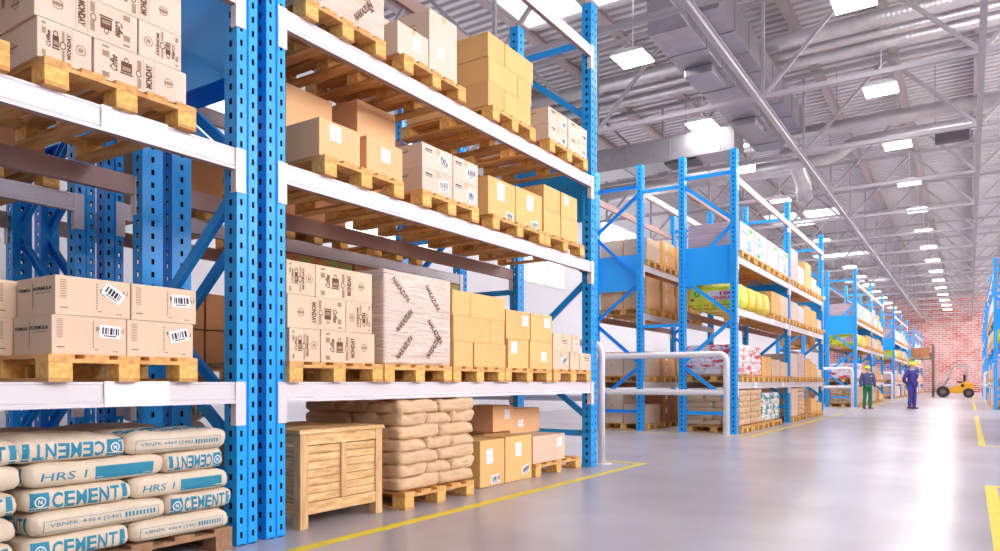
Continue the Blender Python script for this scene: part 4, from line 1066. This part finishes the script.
    for k in range(4):
        y = b1(0) + k * w4
        pal(y, w4, z, f'{n5[k]} {C_}')
        o = car(y + .02, w4 - .04, zz, .62, 'white' if k else 'pinkc', f'white printed carton, {n5[k]} {C_}', d=1.1)
        if det > 0:
            w = w4 - .04; key = ('wb', round(w, 2), k)
            if key not in _pm:
                p = PR(['cyan', 'green', 'pinkc', 'white'])
                p.rect(-w / 2 + .01, w / 2 - .01, -.30, .30, 3); p.v = [(a_, b_, 0) for a_, b_, _ in p.v]
                if k in (0, 3): p.text('25', -w * .02, w * .28, -.24, -.02, 0, bold=.03, lift=.002); p.text('Fresh milk', -w * .42, w * .1, .08, .16, 0, bold=.02, lift=.002)
                elif k == 1: p.text('12', -w * .3, w * .0, .0, .2, 0, bold=.03, lift=.002); p.text('Organic', -w * .2, w * .4, -.16, -.07, 0, bold=.01, lift=.002); p.rect(-w * .3, -w * .05, -.26, -.18, 1, lift=.002)
                p.rect(w * .12, w * .40, .18, .25, 1, lift=.002) if k != 1 else None
                p.rect(-w / 2 + .01, -w / 2 + .05, -.30, .30, 2, lift=.002)
                _pm[key] = p.mesh('printed_panel', on_front(.55, 0, .31))
            put('printed_panel', _pm[key], o)
    for k in range(5): pal(b2(k), W2, z, f'{n5[k]} of the far bay {C_}')
    car(b2(0), W2 * .93, zz, .85, 'pinkc', 'tall pinkish white carton, fifth ' + C_); car(b2(1), W2 * .9, zz, .50, 'white', 'white carton, sixth ' + C_)
    pile(b2(2), W2 * .95, zz, [.35, .40], 'tan', 'tan carton seventh on upper shelf') if det > 1 else car(b2(2), W2 * .93, zz, .7, 'tan', 'tan carton, seventh ' + C_)
    car(b2(3), W2 * .93, zz, .42, 'pale', 'pale carton, eighth ' + C_); car(b2(4), W2 * .8, zz, .25, 'light', 'light carton, ninth ' + C_)
block('two-bay left rack', (15.06, 20.22, 25.4), det=2)
block('rack behind green trousers', (33.8, 39.5, 45.1), det=1)
block('rack behind violet suit', (52.2, 57.7, 63.8), det=0)
block('farthest left rack', (72.4, 78.4, 85.2), det=0)
block('nearest right rack', (15.06, 20.22, 25.4), XR, -1, det=1)
block('second right rack', (33.8, 39.5, 45.1), XR, -1, det=0)
# rear rack beyond the cross aisle (seen through the end frames)
rn = 'rack behind the two-bay rack'; gB = 'goods of the ' + rn
for li, z in enumerate([-.001] + LV[:3]):
    lv = ['on the floor', 'on the lowest shelf', 'on the middle shelf', 'on the upper shelf'][li]
    for k in range(4 if li != 0 else 3):
        y = 15.25 + k * 1.0; nn = ['first', 'second', 'third', 'fourth'][k]
        pallet(y + .45, z + .001, f'wooden pallet, {nn} {lv}, {rn}', 'wooden pallets of the ' + rn, .9, XB + .04, near=False)
        m = [['light', 'brown', 'tan', 'tan'], ['light', 'orange', 'orange', 'tan'], ['orange', 'orange', 'tan', 'tan'], ['light', 'tan', 'tan', 'light']][li][k]
        for q in range(2):        # two rows deep
            hs = [[.42, .28], [.27, .27], [.42, .28], [.3, .28 if k else .2]][li]; zz = z + .146
            for l, hh in enumerate(hs):
                if k > 1 and q: continue
                if li == 0 and k == 0 and l == 1 and q == 0: continue
                carton(y + .03 + .01 * l, y + .86 - .05 * ((l + q) % 2), zz, hh, m, f'{m if m != "orange" else "brown"} carton, {["lower","upper"][l]} {["front","back"][q]}, {nn} pallet {lv}, {rn}'.replace('rack behind the two-bay rack', 'rear rack'), gB, Xf=XB - .58 * q, d=.56, rz=0, tape=(k == 0), style=[('sheet', -.2, .1, .12, .14, 0)] if k > 0 else None)
                zz += hh + .001
for (ya, yb, nm_) in ((33.8, 39.5, 'behind the green-trousered worker'), (52.2, 57.7, 'behind the violet-suited worker')):
    rack(f'rear blue pallet rack one row further left, {nm_}', [ya, yb], XB - RD, -1)
    for li, z in enumerate([0.001] + LV[:3]):
        lv = ['floor', 'lowest shelf', 'middle shelf', 'upper shelf'][li]
        for k in range(2):
            y = ya + .2 + k * 1.3; w_ = ['first', 'second'][k]
            pallet(y + .45, z + .001, f'wooden pallet, {w_} on the {lv} of the rear rack {nm_}', 'wooden pallets of rear racks far off', .9, XB + .04, near=False)
            carton(y, y + .9, z + .147, [.6, .5, .55, .5][li], ['orange', 'light', 'brown', 'tan'][(li + k) % 4], f'carton, {w_} on the {lv} of the rear rack {nm_}', 'cartons of rear racks far off', Xf=XB, d=1.1, rz=0, tape=False)
# ------------------------------------------------------------------ forklift
def forklift():
    t = empty('forklift', 'orange and grey forklift parked in front of the brick wall', 'forklift', (-.97, 59.2, 0)); t.scale = (.92, .92, .92)
    # mast on the -x side; x from -1.35 (mast) to 1.35 (counterweight)
    b = MB()
    b.prism([(-.95, .62), (-.95, .42), (.25, .30), (1.15, .42), (1.30, .60), (1.32, 1.05), (1.10, 1.15), (.62, 1.14), (.40, .94), (-.55, .66)], 'y', -.62, .62)
    put('chassis', b.mesh('chassis', 'fork_y', bevel=.03), t)
    put('floor_pan', MB().prism([(-.98, .42), (-.6, .69), (.4, .95), (.3, 1.03), (-.62, .78), (-1.05, .58)], 'y', -.58, .58).mesh('floor_pan', 'fork_g', bevel=.01), t)
    for y in (-.56, .56):
        g = MB(); g.tube([(-.72, y, .72), (-.40, y, 1.30), (-.10, y, 2.18), (-.02, y, 2.31), (.12, y, 2.36), (.84, y, 2.36), (.92, y, 2.29), (.84, y, 1.16)], .06, 8)
        put('cab_frame', g.mesh('cab_frame', 'fork_g', smooth=True), t)
    r = MB()
    for k in range(7): r.box(.0 + k * .13, .06 + k * .13, -.56, .56, 2.36, 2.41)
    put('overhead_guard', r.mesh('overhead_guard', 'fork_g'), t)
    s = MB().box(.25, .75, -.25, .25, 1.10, 1.22).mesh('seat', 'dark', bevel=.03); so = put('seat', s, t)
    put('backrest', MB().box(.66, .80, -.24, .24, 1.22, 1.72).mesh('backrest', 'dark', bevel=.04), so)
    st = MB().tube([(-.55, 0, .9), (-.28, 0, 1.40)], .03, 8); put('steering_column', st.mesh('steering_column', 'dark'), t)
    w = MB(); w.tube([(-.28 + .2 * math.cos(a) * .9, .2 * math.sin(a), 1.40 + .2 * math.cos(a) * .4) for a in [2 * math.pi * k / 16 for k in range(17)]], .018, 6, cap=False)
    put('steering_wheel', w.mesh('steering_wheel', 'dark', smooth=True), t)
    put('console', MB().box(-.72, -.5, -.35, .35, .78, 1.12).mesh('console', 'fork_g', bevel=.03), t)
    for x, rr in ((-.62, .43), (1.0, .35)):
        for y in (-.62, .62):
            wh = MB().tube([(0, -.15, 0), (0, -.13, 0), (0, .13, 0), (0, .15, 0)], [rr - .05, rr, rr, rr - .05], 24).mesh('wheel', 'dark', smooth=False)
            o = put('wheel', wh, t, (x, y, rr)); put('hub', MB().tube([(0, -.165, 0), (0, .165, 0)], rr * .45, 16).mesh('hub', 'fork_m'), o)
    put('round_vent', MB().tube([(.62, -.63, .90), (.62, -.60, .90)], .12, 16).mesh('round_vent', 'dark'), t)
    for y in (-.42, .42):
        put('mast_rail', MB().box(-1.36, -1.20, y - .05, y + .05, 0.02, 3.95).mesh('mast_rail', 'fork_m', bevel=.01), t)
        put('inner_mast_rail', MB().box(-1.34, -1.22, y * .78 - .04, y * .78 + .04, .3, 4.08).mesh('inner_mast_rail', 'fork_m', bevel=.01), t)
    for z in (.35, 1.9, 3.85): put('mast_crossbar', MB().box(-1.33, -1.23, -.42, .42, z, z + .1).mesh('mast_crossbar', 'fork_m'), t)
    put('fork_carriage', MB().box(-1.44, -1.37, -.5, .5, 2.90, 3.34).mesh('fork_carriage', 'fork_m', bevel=.01), t)
    for y in (-.3, .3): put('fork', MB().prism([(-1.44, 2.90), (-2.75, 2.90), (-2.75, 2.92), (-1.5, 2.96), (-1.5, 3.34), (-1.44, 3.34)], 'y', y - .06, y + .06).mesh('fork', 'fork_m'), t)
    return t
forklift()
tag(put('wooden_pallet', pallet(0, 0, 'x', 'x', .9, near=False).data, None, (-2.93, 59.2, 2.726)), 'wooden pallet raised on the forks of the forklift', 'pallet')
for o in [o for o in bpy.data.objects if o.get('label') == 'x']: bpy.data.objects.remove(o)
carton(58.75, 59.65, 2.873, .62, 'brown', 'brown carton lifted on the forks, left of two', 'cartons on the forklift', Xf=-2.95, d=.56, rz=0)
carton(58.75, 59.65, 2.873, .62, 'brown', 'brown carton lifted on the forks, right of two beside the mast', 'cartons on the forklift', Xf=-2.36, d=.56, rz=0)
# ------------------------------------------------------------------ people
def skin_obj(name, verts, edges, radii, m, parent, sub=2, root=0):
    me = bpy.data.meshes.new(name); me.from_pydata(verts, edges, []); me.materials.append(M[m])
    o = put(name, me, parent)
    md = o.modifiers.new('s', 'SKIN'); md.use_smooth_shade = True
    sl = me.skin_vertices[0].data if me.skin_vertices else None
    if sl is None:
        bm = bmesh.new(); bm.from_mesh(me); bm.verts.layers.skin.verify(); bm.to_mesh(me); bm.free(); sl = me.skin_vertices[0].data
    for i, r in enumerate(radii): sl[i].radius = r if isinstance(r, tuple) else (r, r); sl[i].use_root = (i == root)
    sb = o.modifiers.new('d', 'SUBSURF'); sb.levels = sub; sb.render_levels = sub
    return o
def chain(V, E, Rr, start, pts):
    i = start
    for p, r in pts:
        V.append(p); Rr.append(r)
        if i is not None: E.append((i, len(V) - 1))
        i = len(V) - 1
    return i
def hand(V, E, Rr, wrist, d, pl, th, k=1.0):
    """palm and five bent fingers; d points along the fingers, pl across the palm, th to the curl side"""
    d = Vector(d).normalized(); pl = Vector(pl).normalized(); th = Vector(th).normalized(); w = Vector(V[wrist])
    palm = w + d * .05 * k; V.append(tuple(palm)); Rr.append((.034 * k, .018 * k)); E.append((wrist, len(V) - 1)); pi_ = len(V) - 1
    for q, L in zip((-1.5, -.5, .5, 1.5), (.062, .078, .082, .072)):
        b = palm + d * .045 * k + pl * q * .019 * k
        chain(V, E, Rr, pi_, [(tuple(b), .0095 * k), (tuple(b + d * L * .5 * k + th * .006), .0088 * k), (tuple(b + d * L * .9 * k + th * .03 * k), .0075 * k)])
    b = palm + pl * .035 * k - d * .01; chain(V, E, Rr, pi_, [(tuple(b), .011 * k), (tuple(b + d * .035 * k + pl * .018 * k + th * .01), .0095 * k), (tuple(b + d * .065 * k + pl * .018 * k + th * .02), .008 * k)])
def person(label, loc, rz, Hh, pose, top_m, leg_m):
    k = Hh / 1.80; t = empty('person', label, 'person', loc, rz)
    S = lambda *p: tuple(c * k for c in p)
    # faces -y in local space
    sh = {}
    if pose == 'stand':
        LA_ = [(.20, 0, 1.46), (.245, .01, 1.30), (.275, .0, 1.14), (.28, -.03, 1.0), (.275, -.055, .90)]
        RA_ = [(-x, y, z) for x, y, z in LA_]
    else:   # hands clasped behind the back
        LA_ = [(.20, 0, 1.46), (.28, .05, 1.30), (.31, .10, 1.17), (.20, .19, 1.06), (.08, .215, 1.0)]
        RA_ = [(-x, y, z) for x, y, z in LA_]
    legs = [[(.09, 0, .95), (.10, -.005, .74), (.105, -.01, .50), (.11, .01, .28), (.115, .02, .10)], [(-.09, 0, .95), (-.10, -.005, .74), (-.105, -.01, .50), (-.115, .01, .28), (-.12, .02, .10)]]
    # body: pelvis, spine, neck, head, arms with hands, legs
    V = [S(0, 0, .98)]; E = []; Rr = [.10 * k]
    chest = chain(V, E, Rr, 0, [(S(0, 0, 1.12), .10 * k), (S(0, 0, 1.28), .11 * k), (S(0, .005, 1.42), .10 * k)])
    neck = chain(V, E, Rr, chest, [(S(0, .0, 1.50), .058 * k), (S(0, -.005, 1.555), .055 * k)])
    chain(V, E, Rr, neck, [(S(0, -.012, 1.60), (.064 * k, .074 * k)), (S(0, -.012, 1.66), (.074 * k, .090 * k)), (S(0, -.005, 1.72), (.076 * k, .092 * k)), (S(0, 0, 1.765), (.05 * k, .06 * k))])
    for A in (LA_, RA_):
        e = chain(V, E, Rr, chest, list(zip([S(*p) for p in A], [.055 * k, .046 * k, .042 * k, .035 * k, .027 * k])))
        d = Vector(A[-1]) - Vector(A[-2]); sg = 1 if A is LA_ else -1
        if pose == 'stand': hand(V, E, Rr, e, d, (0, -1, 0), (-sg, 0, 0), k)
        else: hand(V, E, Rr, e, (-sg, .05, -.3), (0, 0, 1), (0, -.3, 0), k)
    for L in legs: chain(V, E, Rr, 0, list(zip([S(*p) for p in L], [.085 * k, .075 * k, .058 * k, .048 * k, .04 * k])))
    skin_obj('body', V, E, Rr, 'skin', t)
    hd = put('nose', MB().prism([(-.014, 0), (.014, 0), (.006, .05), (-.006, .05)], 'y', -.022, .01).mesh('nose', 'skin', bevel=.004), t, S(0, -.10, 1.635))
    for sg in (-1, 1):
        put('ear', MB().tube([(-.008, 0, 0), (.008, 0, 0)], .03, 10).mesh('ear', 'skin', bevel=.003), t, S(sg * .078, .0, 1.655))
        put('eye', MB().tube([(0, .006, 0), (0, -.004, 0)], .011, 10).mesh('eye', 'dark'), t, S(sg * .031, -.092, 1.677))
        put('eyebrow', MB().box(-.018, .018, -.004, .004, -.003, .004).mesh('eyebrow', 'hair'), t, S(sg * .031, -.095, 1.70))
    put('mouth', MB().box(-.024, .024, -.003, .006, -.004, .004).mesh('mouth', 'shoe'), t, S(0, -.085, 1.605))
    put('hair', MB().tube([(0, 0, -.02), (0, 0, .0), (0, 0, .06)], [.082 * k, .09 * k, .088 * k], 16).mesh('hair', 'hair', smooth=True), t, S(0, .018, 1.69))
    # jacket
    V = [S(0, 0, .93)]; E = []; Rr = [(.185 * k, .14 * k)]
    c2 = chain(V, E, Rr, 0, [(S(0, 0, 1.05), (.20 * k, .15 * k)), (S(0, 0, 1.2), (.205 * k, .15 * k)), (S(0, .0, 1.36), (.195 * k, .135 * k)), (S(0, .005, 1.45), (.11 * k, .09 * k))])
    j = chain(V, E, Rr, c2, [(S(0, .01, 1.52), (.075 * k, .07 * k))])
    for A in (LA_, RA_): chain(V, E, Rr, c2 - 1, list(zip([S(*p) for p in A], [.092 * k, .080 * k, .072 * k, .064 * k, .054 * k])))
    jk = skin_obj('jacket', V, E, Rr, top_m, t)
    put('name_badge', MB().box(-.04, .04, -.004, .004, -.012, .012).mesh('name_badge', 'paper'), jk, S(.09, -.15, 1.37))
    put('zip', MB().box(-.005, .005, -.004, .004, -.2, .2).mesh('zip', 'dark'), jk, S(0, -.158, 1.17))
    put('collar', MB().tube([(0, 0, 0), (0, -.01, .05)], [.085 * k, .072 * k], 14, cap=False).mesh('collar', 'shirt' if pose != 'stand' else top_m, smooth=True), jk, S(0, .0, 1.48))
    # trousers
    V = [S(0, 0, .98)]; E = []; Rr = [(.15 * k, .115 * k)]
    for L in legs: chain(V, E, Rr, 0, list(zip([S(*p) for p in L[:-1]] + [S(L[-1][0], L[-1][1], .085)], [.10 * k, .092 * k, .080 * k, .076 * k, .074 * k])))
    skin_obj('trousers', V, E, Rr, leg_m, t)
    for L in legs:
        x, y, _ = L[-1]
        sh_ = MB().prism([(-.17, .0), (.09, .0), (.095, .05), (.07, .095), (-.02, .095), (-.10, .055), (-.17, .04)], 'x', -.045, .045)
        sh_.v = [(a, b, c) for (a, b, c) in sh_.v]
        put('shoe', sh_.mesh('shoe', 'shoe', bevel=.012), t, S(x, y, 0), R(6 if x > 0 else -6))
    # helmet
    hb = MB(); pts = []; rs = []
    for q in range(7): a = R(15 * q); pts.append(S(0, 0, .115 * math.sin(a))); rs.append(max(.004, .118 * k * math.cos(a)))
    hb.tube(pts, rs, 20); ho = put('hard_hat', hb.mesh('hard_hat', 'helmet', smooth=True), t, S(0, 0, 1.705))
    put('brim', MB().prism([(.125 * math.cos(a) * k, (.135 * math.sin(a) - (.05 if math.sin(a) < -.3 else 0)) * k) for a in [2 * math.pi * q / 24 for q in range(24)]], 'z', -.006, .004).mesh('brim', 'helmet'), ho)
    return t
person('standing worker with yellow hard hat, slate blue jacket and green trousers', (-3.44, 32.3, 0), R(28), 1.72, 'stand', 'jacket', 'gtrous')
person('standing worker with yellow hard hat and violet blue suit, hands behind back', (-1.93, 33.3, 0), R(52), 1.86, 'behind', 'overall', 'overall')
# ------------------------------------------------------------------ light
w = bpy.data.worlds.new('World'); SC.world = w; w.use_nodes = True
bg = w.node_tree.nodes['Background']; bg.inputs[0].default_value = (.93, .95, 1, 1); bg.inputs[1].default_value = .22
SC.view_settings.view_transform = 'Standard'; SC.view_settings.look = 'None'; SC.view_settings.exposure = .55; SC.view_settings.gamma = 1; SC.view_settings.use_curve_mapping = False
SC.cycles.max_bounces = 8; SC.cycles.diffuse_bounces = 5
